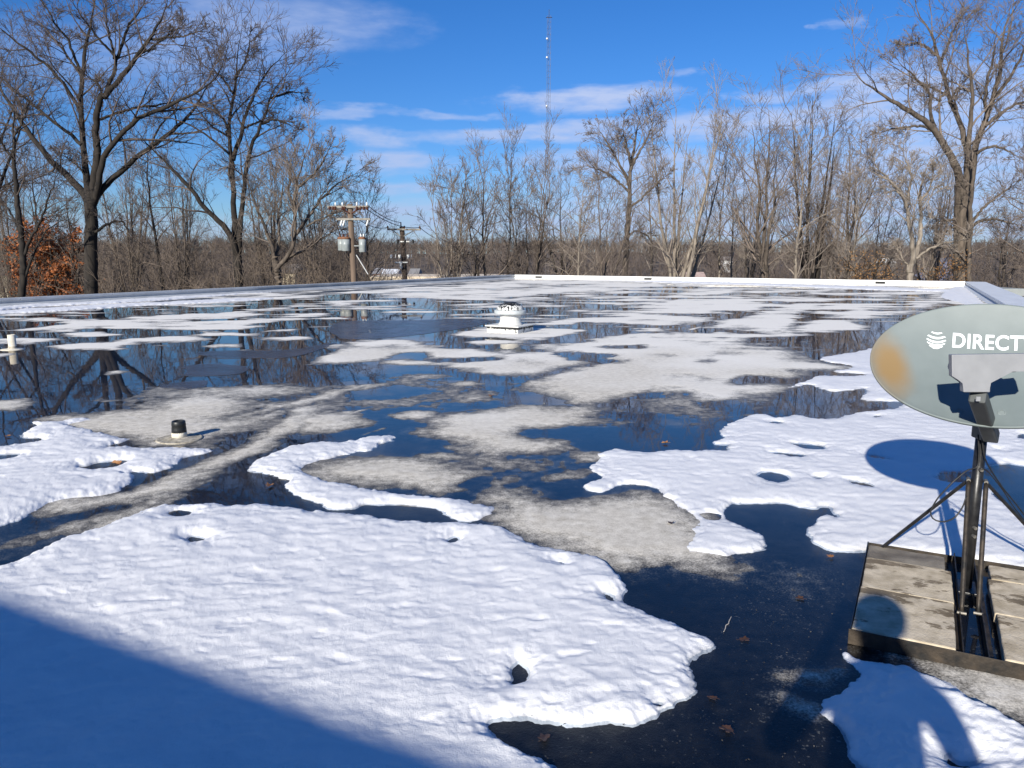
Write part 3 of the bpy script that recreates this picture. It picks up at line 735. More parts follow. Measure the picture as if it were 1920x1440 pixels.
def tubes(P, R, S):             # P (N,K,3), R (N,K) -> verts, quads
    N, K, _ = P.shape
    T = np.empty_like(P)
    T[:, 1:-1] = P[:, 2:] - P[:, :-2]; T[:, 0] = P[:, 1] - P[:, 0]; T[:, -1] = P[:, -1] - P[:, -2]
    T = unit(T)
    ref = np.where(np.abs(T[:, :1, 2:3]) < .85, np.array([0, 0, 1.0]), np.array([1.0, 0, 0]))
    U = unit(np.cross(T, ref)); W = np.cross(T, U)
    a = np.arange(S) * 2 * np.pi / S
    V = P[:, :, None] + (U[:, :, None] * np.cos(a)[:, None] + W[:, :, None] * np.sin(a)[:, None]) * R[:, :, None, None]
    idx = np.arange(N * K * S).reshape(N, K, S)
    nx = np.roll(idx, -1, 2)
    Q = np.stack([idx[:, :-1], nx[:, :-1], nx[:, 1:], idx[:, 1:]], -1).reshape(-1, 4)
    return V.reshape(-1, 3), Q

def join(parts):
    Vs, Qs, o = [], [], 0
    for V, Q in parts:
        Vs.append(V); Qs.append(Q + o); o += len(V)
    return np.concatenate(Vs), np.concatenate(Qs)

def spawn(P, R, M, t0, t1, ang, ratio, K, rng, up=.2, wob=.14, rr=.62, rmin=.008, taper=.85, plen=None, lenfall=.35, kmax=.03):
    N, K0, _ = P.shape
    seg = np.linalg.norm(np.diff(P, axis=1), axis=-1)
    Ltot = seg.sum(1) if plen is None else np.full(N, plen)
    t = t0 + (t1 - t0) * (np.arange(M) + rng.uniform(0, 1, (N, M))) / M
    f = t * (K0 - 1); i = np.clip(f.astype(int), 0, K0 - 2); fr = (f - i)[..., None]
    n = np.arange(N)[:, None]
    A, B = P[n, i], P[n, i + 1]
    st = A + (B - A) * fr
    T = unit(B - A)
    r = R[n, i] * (1 - fr[..., 0]) + R[n, i + 1] * fr[..., 0]
    ref = np.where(np.abs(T[..., 2:3]) < .85, np.array([0, 0, 1.0]), np.array([1.0, 0, 0]))
    U = unit(np.cross(T, ref)); W = np.cross(T, U)
    ph = rng.uniform(0, 2 * np.pi, (N, 1)) + np.arange(M)[None] * 2.4 + rng.normal(0, .5, (N, M))
    an = np.radians(rng.normal(ang, ang * .22, (N, M)))[..., None]
    D = unit(np.cos(an) * T + np.sin(an) * (U * np.cos(ph)[..., None] + W * np.sin(ph)[..., None]))
    ln = Ltot[:, None] * ratio * (1 - lenfall * (t - t0) / (1 - t0 + 1e-6)) * rng.uniform(.55, 1.25, (N, M))
    r0 = np.maximum(np.minimum(r * rr, ln * kmax), rmin)
    D = D.reshape(-1, 3); pos = st.reshape(-1, 3).copy(); ln = ln.reshape(-1); r0 = r0.reshape(-1)
    out = np.empty((N * M, K, 3)); out[:, 0] = pos
    bend = rng.normal(0, wob * .5, (N * M, 3))
    for k in range(1, K):
        D = unit(D + bend + rng.normal(0, wob, (N * M, 3)) + np.array([0, 0, up]) / (K - 1))
        pos = pos + D * (ln / (K - 1))[:, None]
        out[:, k] = pos
    s = np.linspace(0, 1, K)[None]
    return out, np.maximum(r0[:, None] * (1 - taper * s), rmin)

def bark(name, c1, c2):
    return mat(name, c1, c2, scale=5, rough=.92, bump=.6, bscale=18, stretch=(1, 1, .18), detail=8)
BARKD = bark('dark bark', (.010, .008, .007), (.032, .025, .019))
BARKM = bark('brown bark', (.055, .043, .033), (.14, .11, .085))
BARKP = bark('pale grey bark', (.14, .115, .09), (.30, .255, .205))
TWD = mat('dark twigs', (.06, .047, .04), (.13, .10, .084), scale=1.5, rough=.9)
TWM = mat('brown twigs', (.125, .098, .08), (.225, .18, .146), scale=1.5, rough=.9)
TWP = mat('pale twigs', (.19, .155, .128), (.31, .26, .21), scale=1.5, rough=.9)

def crown_from(P, R, rng, counts=(7, 7, 5), ratios=(.42, .42, .5), angs=(44, 40, 36), up=.28, wob=.12, rmin=.009, t0=.25, plens=(None, None, None), first_kmax=.017, m4=2):
    parts = []
    a, ra = spawn(P, R, counts[0], t0, 1.0, angs[0], ratios[0], 7, rng, up=up, wob=wob, rmin=.02, plen=plens[0], kmax=first_kmax)
    parts.append(tubes(a, ra, 5))
    b, rb = spawn(a, ra, counts[1], .2, 1.0, angs[1], ratios[1], 6, rng, up=up, wob=wob * .8, rmin=rmin * 1.4, kmax=.013)
    parts.append(tubes(b, rb, 3))
    c, rc = spawn(b, rb, counts[2], .15, 1.0, angs[2], ratios[2], 4, rng, up=up, wob=wob * .75, rmin=rmin, taper=.5, kmax=.012)
    parts.append(tubes(c, rc, 3))
    d, rd = spawn(c, rc, m4, .1, 1.0, 32, .75, 4, rng, up=up * .5, wob=wob * .5, rmin=rmin * .72, taper=.3)
    parts.append(tubes(d, rd, 3))
    return parts, (a, ra)

def resample(pts, K):
    pts = np.array(pts, float)
    d = np.r_[0, np.cumsum(np.linalg.norm(np.diff(pts, axis=0), axis=1))]
    s = np.linspace(0, d[-1], K)
    # smooth catmull-like by cubic on chord
    out = np.stack([np.interp(s, d, pts[:, k]) for k in range(pts.shape[1])], 1)
    for _ in range(1):
        out[1:-1] = .25 * out[:-2] + .5 * out[1:-1] + .25 * out[2:]
    return out

TREES = 'bare trees beyond the roof edge'
def plant(name, label, trunk_parts, crown_parts, base, mt, mc):
    root = thing(name, label, 'tree', base, 0, TREES)
    off = np.array(base)
    V, Q = join(trunk_parts); o = link('trunk', np_mesh('trunk', V - off, Q), mt, root, True)
    V, Q = join(crown_parts); o2 = link('crown', np_mesh('crown', V - off, Q), mc, root)
    return root

def traced_tree(label, D, limbs, seed, mt, mc, counts=(8, 8, 5), ratios=(.3, .42, .5), up=.25, rmin=.010, name='bare_tree', plen=None, extra=0):
    """limbs: (photo points from the fork outwards, px width at both ends, lean in depth per metre, depth start)"""
    rng = np.random.default_rng(seed)
    K = 26
    Ps, Rs = [], []
    tp = []
    for pts, w0, w1, dz, *st in limbs:
        q = resample(pts, K)
        P = np.array([atY(a, b, D) for a, b in q])
        arc = np.r_[0, np.cumsum(np.linalg.norm(np.diff(P, axis=0), axis=1))]
        y = D + (st[0] if st else 0) + dz * arc + np.cumsum(rng.normal(0, .05, K)) * (dz != 0)
        P = np.array([atY(a, b, yy) for (a, b), yy in zip(q, y)])
        P[1:] += rng.normal(0, .03, (K - 1, 3)) + .5 * np.cumsum(rng.normal(0, .035, (K - 1, 3)), 0) * (dz != 0)
        s_ = np.linspace(0, 1, K)
        w_ = w0 + (w1 * .9 - w0) * s_ ** .85
        if w1 < 6: w_ = w_ * (1 - .7 * sstep(.55, 1, s_))
        R = np.maximum(w_ / F * D / 2, .014)
        Ps.append(P); Rs.append(R)
    P = np.array(Ps); R = np.array(Rs)
    base = Ps[0][0].copy(); base[2] = gz(base[0], base[1])
    # carry the trunk into the ground
    tr = np.stack([base - np.array([0, 0, .3]), .5 * (base + Ps[0][0]), Ps[0][0]])[None]
    tp.append(tubes(tr, np.array([[Rs[0][0] * 1.5, Rs[0][0] * 1.12, Rs[0][0]]]), 9))
    tp.append(tubes(P, R, 8))
    live = P[1:], R[1:]
    cp, _ = crown_from(live[0], live[1], rng, counts, ratios, up=up, rmin=rmin, t0=.22)
    return plant(name, label, tp, cp, base, mt, mc)

HL1 = [([(172,575),(171,545),(170,480),(171,420),(170,385),(169,350)], 25, 24, 0),
 ([(167,392),(163,372),(150,355),(120,325),(100,305),(80,282),(60,258),(40,228),(22,203),(8,182),(-8,158),(-24,125),(-34,90)], 15, 4, .25),
 ([(166,380),(162,340),(158,292),(154,250),(153,208),(154,177),(156,146),(160,129),(161,104),(167,83),(171,62),(173,46),(179,20),(184,-30),(186,-70)], 14, 3, .12),
 ([(153,215),(148,205),(135,180),(120,158),(108,145),(95,128),(78,112),(55,93),(30,75),(8,58),(-15,40),(-40,25)], 7, 3, -.3, 1.5),
 ([(158,142),(152,135),(140,120),(128,107),(113,82),(95,70),(75,50)], 5, 2, .4, 2),
 ([(152,142),(148,125),(143,105),(135,85),(130,70),(115,55),(105,42),(95,22),(80,0),(70,-30)], 6, 2, -.4, 2),
 ([(174,380),(180,330),(184,290),(182,250),(185,219),(190,200),(196,178)], 17, 11, -.12),
 ([(195,184),(203,160),(213,135),(216,115),(222,100),(232,80),(240,55),(250,35),(262,18),(278,-10),(285,-40)], 8, 2, .3, -2),
 ([(196,182),(215,160),(235,135),(250,115),(262,98),(275,82),(285,72),(290,55),(305,30),(315,5),(320,-30)], 10, 2, -.2, -2),
 ([(194,184),(188,165),(176,150),(162,140)], 6, 4, .2, -2),
 ([(217,107),(205,95),(185,75),(170,58),(155,40),(140,18),(130,-10)], 5, 2, -.4, -1),
 ([(214,110),(212,92),(206,65),(200,45),(198,15),(194,-25)], 5, 2, .4, -1),
 ([(262,98),(280,92),(300,75),(325,60),(350,45)], 5, 2, .3, -2), ([(285,74),(310,72),(340,70),(370,60),(392,48)], 4, 2, -.3, -3),
 ([(178,375),(192,292),(205,275),(222,255),(242,232),(264,217),(288,210),(312,200),(335,190),(350,182),(375,170),(395,156),(410,140),(420,112),(428,85)], 12, 3, -.3),
 ([(188,224),(215,215),(240,207),(265,202),(292,200),(320,192),(350,185)], 5, 3, .4, -1),
 ([(176,378),(200,342),(230,318),(258,294),(285,275),(315,252),(340,232),(355,215),(370,195),(385,165),(402,145),(415,125)], 12, 4, .3),
 ([(153,272),(130,250),(105,232),(85,215),(65,200),(45,185),(25,170),(10,155),(-10,140),(-40,128)], 7, 3, .3, .5),
 ([(178,437),(195,422),(215,412),(232,415),(241,430),(250,452)], 6, 2, -.4), ([(165,330),(150,315),(135,300),(118,285)], 5, 2, -.5)]
traced_tree('tallest dark spreading tree on the left, its thick trunk forking low into wide limbs', 60, HL1, 11, BARKD, TWD, counts=(12, 7, 5), ratios=(.36, .52, .62))
HL2 = [([(450,575),(448,540),(447,520),(446,490),(444,465)], 19, 17, 0),
 ([(443,478),(437,450),(425,430),(405,410),(383,392),(368,370),(350,345),(330,325),(305,302),(285,282),(268,262),(250,235)], 13, 3, -.2),
 ([(444,470),(441,430),(438,390),(436,340),(432,295),(427,245),(430,207),(437,175),(440,157),(440,107),(447,70),(454,45),(450,20)], 13, 2, .1),
 ([(447,475),(452,420),(457,375),(462,307),(475,267),(492,232),(505,205),(508,180),(525,155),(542,138),(555,115)], 11, 3, -.2),
 ([(437,300),(450,262),(457,235),(462,212),(472,190),(485,160),(500,137),(517,120),(535,103),(548,85)], 9, 2, .3),
 ([(426,250),(424,232),(410,212),(400,200),(387,192),(370,190)], 6, 2, -.5), ([(437,175),(425,160),(415,145),(400,130),(392,100)], 5, 2, .5, 1),
 ([(440,150),(450,130),(462,112),(468,85),(470,60)], 5, 2, -.4, 1), ([(507,183),(525,178),(545,172),(560,172),(580,180)], 5, 2, .3, -2),
 ([(492,232),(510,222),(530,225),(550,235),(560,245)], 5, 2, -.5, -2), ([(457,240),(480,232),(500,225),(520,230)], 5, 2, .5)]
traced_tree('tall dark tree with one long limb leaning left over the brush', 62, HL2, 12, BARKD, TWD, counts=(12, 7, 5), ratios=(.36, .52, .62))
HL3 = [([(36,600),(42,540),(44,500),(42,470),(38,420)], 15, 11, 0), ([(38,425),(33,380),(29,340),(27,300),(28,250),(30,210),(33,170)], 11, 4, .1),
 ([(44,480),(60,440),(75,410),(88,370),(100,335),(118,300)], 6, 2, -.3), ([(38,440),(25,410),(10,385),(-10,365),(-30,340)], 5, 2, .4), ([(46,520),(65,465),(85,430),(110,410),(135,405)], 6, 2, .3),
 ([(28,300),(15,285),(0,262),(-15,235)], 5, 2, -.3), ([(29,250),(42,225),(52,195),(60,165)], 4, 2, .3)]
traced_tree('slim dark tree at the left edge in front of the rusty oak', 57, HL3, 13, BARKD, TWD, counts=(12, 6, 5), ratios=(.36, .52, .62))
HR = [([(1806,600),(1802,526),(1803,467),(1805,405),(1806,365),(1806,345)], 27, 32, 0),
 ([(1804,375),(1799,322),(1787,301),(1776,286),(1762,265),(1749,244),(1732,227),(1714,217),(1693,204),(1670,192),(1653,179),(1635,167),(1616,154),(1601,137),(1596,110)], 17, 3, -.2),
 ([(1810,365),(1812,310),(1807,267),(1799,235),(1789,212),(1778,192),(1773,167),(1767,142),(1760,123),(1753,104),(1747,87),(1745,68),(1735,54),(1722,42),(1716,25),(1711,-10),(1705,-50)], 13, 2, .2),
 ([(1812,365),(1815,310),(1816,250),(1820,225),(1823,194),(1822,167),(1820,146),(1816,125),(1814,100),(1811,80),(1806,45),(1800,10)], 12, 2, -.15),
 ([(1816,370),(1823,320),(1828,292),(1835,265),(1843,240),(1851,221),(1862,192),(1872,162),(1878,135),(1881,115),(1882,83),(1885,54),(1895,35),(1912,10),(1930,-20)], 15, 3, .1),
 ([(1866,182),(1887,156),(1901,133),(1912,110),(1920,90),(1932,60),(1940,20)], 7, 2, -.3), ([(1846,238),(1866,221),(1887,206),(1907,196),(1926,190),(1960,175)], 7, 3, .3),
 ([(1757,252),(1747,219),(1745,183),(1741,167),(1726,152),(1716,140),(1699,123),(1687,112),(1680,95)], 8, 2, -.4), ([(1832,288),(1845,278),(1866,274),(1889,279),(1903,290),(1915,312)], 6, 2, -.5),
 ([(1745,242),(1732,237),(1703,236),(1674,240),(1651,248),(1630,254)], 5, 2, .4), ([(1811,432),(1840,415),(1870,412),(1900,420),(1925,435)], 7, 2, -.4), ([(1815,422),(1840,395),(1865,372),(1890,355),(1925,335)], 6, 2, .4),
 ([(1797,412),(1780,412),(1760,415),(1745,428)], 5, 2, -.4), ([(1797,425),(1780,428),(1768,440),(1760,455)], 4, 2, .4), ([(1760,123),(1775,95),(1788,60),(1800,40),(1815,20),(1830,0)], 6, 2, .3, 2),
 ([(1753,104),(1735,90),(1715,85),(1695,88),(1680,98)], 5, 2, -.3, 2), ([(1778,192),(1795,166),(1810,172),(1820,185)], 5, 3, .2, 1), ([(1851,221),(1846,190),(1850,150),(1860,110),(1866,70),(1870,35)], 7, 2, -.3),
 ([(1772,172),(1758,190),(1740,180),(1722,185)], 4, 2, -.5), ([(1818,560),(1818,500),(1821,430),(1824,380),(1828,330),(1832,290)], 10, 6, -.1, -1)]
traced_tree('largest spreading tree at the right edge, thick ivy-dark trunk with many curving limbs', 62, HR, 14, BARKM, TWM, counts=(12, 7, 5), ratios=(.34, .52, .62))
HR2 = [([(1700,600),(1705,545),(1707,525),(1706,500)], 12, 13, 0), ([(1706,510),(1712,480),(1710,450),(1704,420),(1698,390),(1692,365),(1680,350),(1660,335),(1640,325),(1622,318),(1605,300)], 11, 2, -.2),
 ([(1708,500),(1720,470),(1727,440),(1725,400),(1724,370),(1728,345),(1735,320),(1745,295)], 10, 3, .2), ([(1698,390),(1702,360),(1706,335),(1700,310),(1690,290),(1680,270)], 7, 2, .3),
 ([(1692,367),(1676,350),(1662,330),(1645,315),(1636,295)], 6, 2, -.4), ([(1703,500),(1694,488),(1685,470),(1678,450)], 4, 2, .4), ([(1717,485),(1745,465),(1775,455),(1805,448),(1825,440)], 5, 2, -.4),
 ([(1725,375),(1740,360),(1748,335),(1752,310)], 5, 2, -.3)]
traced_tree('pale-barked multi-stemmed tree standing just left of the largest right tree', 58, HR2, 15, BARKP, TWP, counts=(12, 7, 5), ratios=(.36, .52, .62))
HM = [([(1170,600),(1171,540),(1173,500),(1175,450),(1177,420)], 12, 11, 0), ([(1177,425),(1180,385),(1180,345),(1183,310),(1190,275),(1196,240),(1205,215),(1215,195)], 10, 2, .1),
 ([(1180,350),(1165,315),(1150,290),(1135,265),(1122,245),(1112,230)], 6, 2, -.3), ([(1182,320),(1195,290),(1212,265),(1222,240),(1228,215)], 6, 2, .3), ([(1178,390),(1195,375),(1215,355),(1235,335),(1252,325)], 5, 2, -.3),
 ([(1177,440),(1195,432),(1212,440),(1225,455)], 4, 2, .4), ([(1181,360),(1160,340),(1130,320),(1100,310),(1075,315)], 5, 2, .4), ([(1183,310),(1175,280),(1168,250),(1165,225)], 5, 2, -.4)]
traced_tree('open-crowned tree with a straight tan trunk near the middle, leaning branches both ways', 66, HM, 16, BARKM, TWM, counts=(12, 7, 5), ratios=(.36, .52, .62))
HB = [([(530,600),(524,545),(520,510),(514,480)], 16, 14, 0), ([(515,500),(512,460),(498,425),(485,395),(475,365),(470,330),(460,310)], 8, 3, -.2), ([(516,490),(525,450),(520,410),(528,370),(530,330),(520,295)], 7, 2, .3),
 ([(518,505),(548,470),(555,430),(552,380),(560,330),(575,285),(585,255)], 9, 2, -.2), ([(555,440),(580,400),(605,365),(630,345),(655,330),(675,320)], 7, 2, .2), ([(522,500),(545,480),(570,468),(600,450),(630,432),(650,425)], 6, 2, .3),
 ([(552,400),(540,360),(545,310),(550,270)], 6, 2, .4), ([(560,350),(590,320),(610,290),(622,265)], 6, 2, -.4), ([(575,425),(600,410),(640,395),(665,400)], 4, 2, -.4)]
traced_tree('rounded many-stemmed tree with pale cut trunk just left of the transformer pole', 58, HB, 17, BARKM, TWM, counts=(12, 7, 5), ratios=(.36, .52, .62))

def grown_tree(label, px, ytop, D, kind, seed, mt, mc, lean=0.0, name='bare_tree', dens=1.0, wpx=None):
    rng = np.random.default_rng(seed)
    b = atY(px, 520, D); base = np.array([b.x, D, 0.0]); base[2] = gz(b.x, D)
    top = atY(px, ytop, D).z
    H = top - base[2]
    K = 16
    s = np.linspace(0, 1, K)
    tp = []
    r0 = (wpx / F * D / 2) if wpx else H * .011
    if kind == 'vase':                      # several leaders rising steeply from low down
        n = 6
        P = np.empty((n, K, 3)); R = np.empty((n, K))
        for i in range(n):
            a = rng.uniform(0, 2 * np.pi); sp = rng.uniform(.05, .2) * H
            hh = H * rng.uniform(.8, 1)
            st = rng.uniform(.05, .22) if i else 0
            P[i, :, 0] = base[0] + lean * H * s ** 1.5 + np.cos(a) * sp * np.clip((s - st) / (1 - st), 0, 1) ** .8
            P[i, :, 1] = base[1] + np.sin(a) * sp * np.clip((s - st) / (1 - st), 0, 1) ** .8
            P[i, :, 2] = base[2] + hh * s
            P[i, 1:, :2] += np.cumsum(rng.normal(0, .05, (K - 1, 2)), 0)
            R[i] = r0 * (1.0 if i == 0 else .7) * (1 - .93 * s)
    else:
        n = 1 if kind == 'slim' else 3
        P = np.empty((n, K, 3)); R = np.empty((n, K))
        for i in range(n):
            st = 0 if i == 0 else rng.uniform(.3, .5)
            a = rng.uniform(0, 2 * np.pi); sp = 0 if i == 0 else rng.uniform(.12, .24) * H
            q = np.clip((s - st) / (1 - st), 0, 1)
            P[i, :, 0] = base[0] + lean * H * s ** 1.4 + np.cos(a) * sp * q ** .85
            P[i, :, 1] = base[1] + np.sin(a) * sp * q ** .85
            P[i, :, 2] = base[2] + H * s * (1 if i == 0 else rng.uniform(.8, .98))
            P[i, 1:, :2] += np.cumsum(rng.normal(0, .012 * H * .5, (K - 1, 2)), 0)
            R[i] = r0 * (1 - .93 * s)
    P[:, 0, 2] -= .3
    R = np.maximum(R, .015)
    tp.append(tubes(P, R, 7))
    if kind == 'vase':
        cp, _ = crown_from(P, R, rng, (int(11 * dens), 7, 4), (.24, .52, .62), (28, 30, 30), up=.35, wob=.10, t0=.2)
    elif kind == 'slim':
        cp, _ = crown_from(P, R, rng, (int(24 * dens), 6, 4), (.20, .52, .62), (44, 38, 34), up=.35, wob=.10, t0=.3)
    else:
        cp, _ = crown_from(P, R, rng, (int(11 * dens), 7, 4), (.34, .52, .62), (44, 40, 36), up=.3, wob=.12, t0=.3)
    return plant(name, label, tp, cp, base, mt, mc)

GT = [  # label, px, top y, distance, habit, seed, bark, twigs, lean, trunk width px
 ('small upright tree with fan of thin stems, first right of the two poles', 838, 312, 64, 'vase', 1, BARKP, TWM, 0, 8),
 ('twin-topped dark tree second right of the poles', 905, 295, 66, 'open', 2, BARKM, TWM, -.04, 8),
 ('narrow wispy sapling rising above its neighbours left of the radio mast', 962, 270, 70, 'slim', 3, BARKM, TWM, 0, 6),
 ('narrow brown tree directly left of the foot of the radio mast', 992, 290, 70, 'vase', 4, BARKM, TWM, .02, 7),
 ('short bushy tree right behind the foot of the radio mast', 1052, 335, 72, 'open', 5, BARKM, TWM, 0, 7),
 ('low pale sapling between the radio mast and the straight tan trunk', 1088, 345, 66, 'slim', 6, BARKP, TWP, .02, 7),
 ('crooked thin tree with its crown leaning left beside the straight tan trunk', 1128, 330, 64, 'open', 7, BARKM, TWM, -.03, 7),
 ('tall vase-shaped grey tree with brush-like crown, right of the straight tan trunk', 1264, 186, 66, 'vase', 8, BARKP, TWP, 0, 13),
 ('slim straight tree right of the tall vase-shaped grey tree', 1348, 238, 70, 'slim', 9, BARKP, TWM, 0, 6),
 ('thin bare sapling behind the slim straight tree', 1372, 300, 76, 'slim', 10, BARKP, TWP, 0, 5),
 ('thick-limbed dark tree leaning left in the right-hand row', 1436, 212, 64, 'open', 11, BARKM, TWM, -.06, 12),
 ('pale straight pole-like trunk with few branches', 1476, 255, 62, 'slim', 12, BARKP, TWP, .01, 9),
 ('dense round-topped tree with dark twin trunks in the right-hand row', 1520, 188, 66, 'vase', 13, BARKD, TWM, .01, 14),
 ('leaning tree curving left, right of the dense round-topped tree', 1592, 250, 66, 'open', 14, BARKM, TWM, -.05, 9),
 ('thin leaning sapling in front of the orange willow', 1606, 340, 60, 'slim', 15, BARKP, TWP, -.02, 5),
 ('small wiry tree in the gap left of the pale multi-stemmed tree', 1646, 375, 80, 'open', 16, BARKM, TWM, 0, 6),
 ('tree behind the multi-stemmed pale one, mostly fine twigs', 1740, 300, 84, 'vase', 17, BARKM, TWP, 0, 8),
 ('thin tree rising behind the largest left tree trunk', 240, 285, 86, 'vase', 18, BARKM, TWM, 0, 9),
 ('slender dark tree between the two tall left trees', 300, 255, 76, 'slim', 19, BARKD, TWM, 0, 9),
 ('fine-twigged tree filling the gap under the long left-leaning limb', 345, 300, 84, 'vase', 20, BARKM, TWM, 0, 8),
 ('thin dark stem just left of the thickest left trunk', 144, 345, 66, 'slim', 21, BARKD, TWD, 0, 7),
 ('spreading background tree behind the rusty oak', 85, 300, 88, 'open', 22, BARKD, TWD, 0, 9),
 ('fine tree behind the tall tree with the long limb', 500, 290, 80, 'vase', 23, BARKM, TWM, 0, 8),
 ('small twiggy tree touching the transformer pole crossarms', 690, 350, 84, 'open', 24, BARKM, TWM, -.02, 6),
 ('dark stems rising behind the rounded many-stemmed tree', 600, 300, 76, 'vase', 25, BARKM, TWM, 0, 7),
 ('bushy tree low at the right edge beyond the right parapet', 1885, 400, 84, 'open', 26, BARKM, TWM, 0, 8),
 ('tree leaning in from outside the right edge', 1960, 250, 70, 'open', 27, BARKM, TWM, -.05, 10),
 ('tree leaning in from outside the left edge', -50, 120, 64, 'open', 28, BARKD, TWD, .04, 14),
 ('wispy tree behind the slim dark tree at the left edge', 20, 290, 90, 'vase', 29, BARKM, TWM, 0, 8),
 ('thin tree in the back row behind the straight tan trunk', 1215, 290, 86, 'slim', 30, BARKM, TWP, 0, 6),
 ('hazy twig-topped tree behind the leaning dark tree', 1405, 290, 90, 'vase', 31, BARKM, TWP, 0, 7),
 ('back-row tree behind the dense round-topped tree', 1556, 280, 92, 'vase', 32, BARKM, TWP, 0, 7)]
for lab, px, yt, D, kind, seed, mt, mc, lean, w in GT:
    grown_tree(lab, px, yt, D, kind, 100 + seed, mt, mc, lean, wpx=w)

# leafy rusty oak and the two orange willows
def leafy(name, label, px, ytop, ybot, wpx, D, seed, leafm, n, lsize, droop=0.0):
    rng = np.random.default_rng(seed)
    b = atY(px, ybot, D); t = atY(px, ytop, D)
    base = np.array([b.x, D, 0]); base[2] = gz(b.x, D)
    H = t.z - base[2]; W = wpx / F * D / 2
    K = 12; s = np.linspace(0, 1, K)
    P = np.empty((5, K, 3)); R = np.empty((5, K))
    for i in range(5):
        a = i * 1.3 + rng.uniform(0, .6)
        P[i, :, 0] = base[0] + np.cos(a) * W * .5 * s; P[i, :, 1] = base[1] + np.sin(a) * W * .5 * s; P[i, :, 2] = base[2] - .2 + H * .92 * s
        R[i] = H * .014 * (1 - .9 * s)
    tp = [tubes(P, R, 6)]
    a, ra = spawn(P, R, 14, .3, 1, 55, .34, 6, rng, up=.1 - droop, rmin=.02)
    b2, rb = spawn(a, ra, 7, .2, 1, 45, .5, 5, rng, up=.1 - droop * 2, rmin=.01)
    tp += [tubes(a, ra, 4), tubes(b2, rb, 3)]
    nb = len(b2)
    i = rng.integers(0, nb, n); k = rng.integers(1, 5, n)
    c = b2[i, k] + rng.normal(0, .16, (n, 3))
    u = unit(rng.normal(0, 1, (n, 3))); v = unit(np.cross(u, rng.normal(0, 1, (n, 3))))
    sz = lsize * rng.uniform(.6, 1.3, (n, 1))
    V = np.stack([c - u * sz, c + v * sz * .55, c + u * sz, c - v * sz * .55], 1).reshape(-1, 3)
    Q = np.arange(4 * n).reshape(n, 4)
    root = thing(name, label, 'tree', base, 0)
    Vt, Qt = join(tp); link('trunk', np_mesh('trunk', Vt - base, Qt), BARKD, root, True)
    link('crown', np_mesh('crown', V - base, Q), leafm, root)
RUST = mat('rusty oak leaves', (.16, .042, .010), (.42, .135, .032), scale=1.4, rough=.7, lo=.3, hi=.7)
WILL = mat('orange willow twigs', (.20, .095, .03), (.36, .19, .065), scale=2, rough=.8)
leafy('oak_tree', 'rusty orange oak still holding its dead leaves, behind the left edge', 92, 425, 560, 100, 66, 41, RUST, 9000, .13)
leafy('willow_tree', 'round orange-tinted willow beside the thin leaning sapling', 1622, 482, 545, 85, 57, 42, WILL, 2600, .06, .12)
leafy('willow_tree', 'orange-tinted willow just left of the largest right trunk', 1772, 487, 545, 75, 57, 43, WILL, 2400, .06, .12)

# undergrowth and the wood on the rise, uncountable
def build_brush():
    rng = np.random.default_rng(51)
    n = 1750
    px = rng.uniform(-260, 2180, n); D = rng.uniform(58, 128, n)
    x = (px - 960) / F * D
    h = rng.uniform(3.6, 8.6, n) * np.where((px < 760), 1.25, 1) * np.where(px > 690, np.where(px < 960, .58, .64), 1)
    K = 6; s = np.linspace(0, 1, K)
    P = np.empty((n, K, 3))
    a = rng.uniform(0, 2 * np.pi, n); sp = rng.uniform(.05, .5, n) * h
    P[..., 0] = x[:, None] + (np.cos(a) * sp)[:, None] * s ** 1.6; P[..., 1] = D[:, None] + (np.sin(a) * sp)[:, None] * s ** 1.6
    P[..., 2] = gz(x, D)[:, None] + h[:, None] * s
    P[:, 1:, :2] += np.cumsum(rng.normal(0, .09, (n, K - 1, 2)), 1)
    R = (.012 + .0035 * h)[:, None] * (1 - .75 * s)
    A, RA = spawn(P, R, 8, .2, 1, 42, .42, 5, rng, up=.2, wob=.18, rmin=.012)
    B, RB = spawn(A, RA, 5, .15, 1, 42, .5, 4, rng, up=.1, wob=.2, rmin=.010, taper=.3)
    V, Q = join([tubes(P, R, 4), tubes(A, RA, 3), tubes(B, RB, 3)])
    tag(link('undergrowth', np_mesh('undergrowth', V, Q), mat('brush stems', (.085, .065, .05), (.23, .178, .136), scale=.25, rough=.9, lo=.4, hi=.62, detail=9)),
        'tangled brown undergrowth under the trees', kind='stuff')
build_brush()
def build_woods():
    rng = np.random.default_rng(52)
    n = 5200
    r = np.sqrt(rng.uniform(130 ** 2, 640 ** 2, n)); th = rng.uniform(-.82, .82, n)
    r = np.where(rng.uniform(0, 1, n) < .3, rng.uniform(470, 640, n), r)
    x, y = r * np.sin(th), r * np.cos(th)
    ok = ~((r < 330) & (np.abs(th + .12) < .07))
    x, y, r = x[ok], y[ok], r[ok]; n = len(x)
    h = rng.uniform(6.5, 11.5, n) * np.where(r > 450, .9, .85)
    K = 3; s = np.linspace(0, 1, K)
    P = np.stack([x[:, None] + rng.normal(0, .4, (n, K)), y[:, None] + rng.normal(0, .4, (n, K)), gz(x, y)[:, None] - .3 + h[:, None] * s], -1)
    R = (.00035 * r + .06)[:, None] * (1 - .7 * s)
    A, RA = spawn(P, R, 10, .25, 1, 42, .42, 3, rng, up=.3, rmin=.05)
    B, RB = spawn(A, RA, 5, .2, 1, 40, .5, 3, rng, up=.2, rmin=.045)
    V, Q = join([tubes(P, R, 3), tubes(A, RA, 3), tubes(B, RB, 3)])
    tag(link('woods', np_mesh('woods', V, Q), mat('far wood', (.075, .057, .048), (.15, .118, .10), scale=.03, rough=.95, detail=9)), 'brown leafless wood on the far rise', kind='stuff')
build_woods()

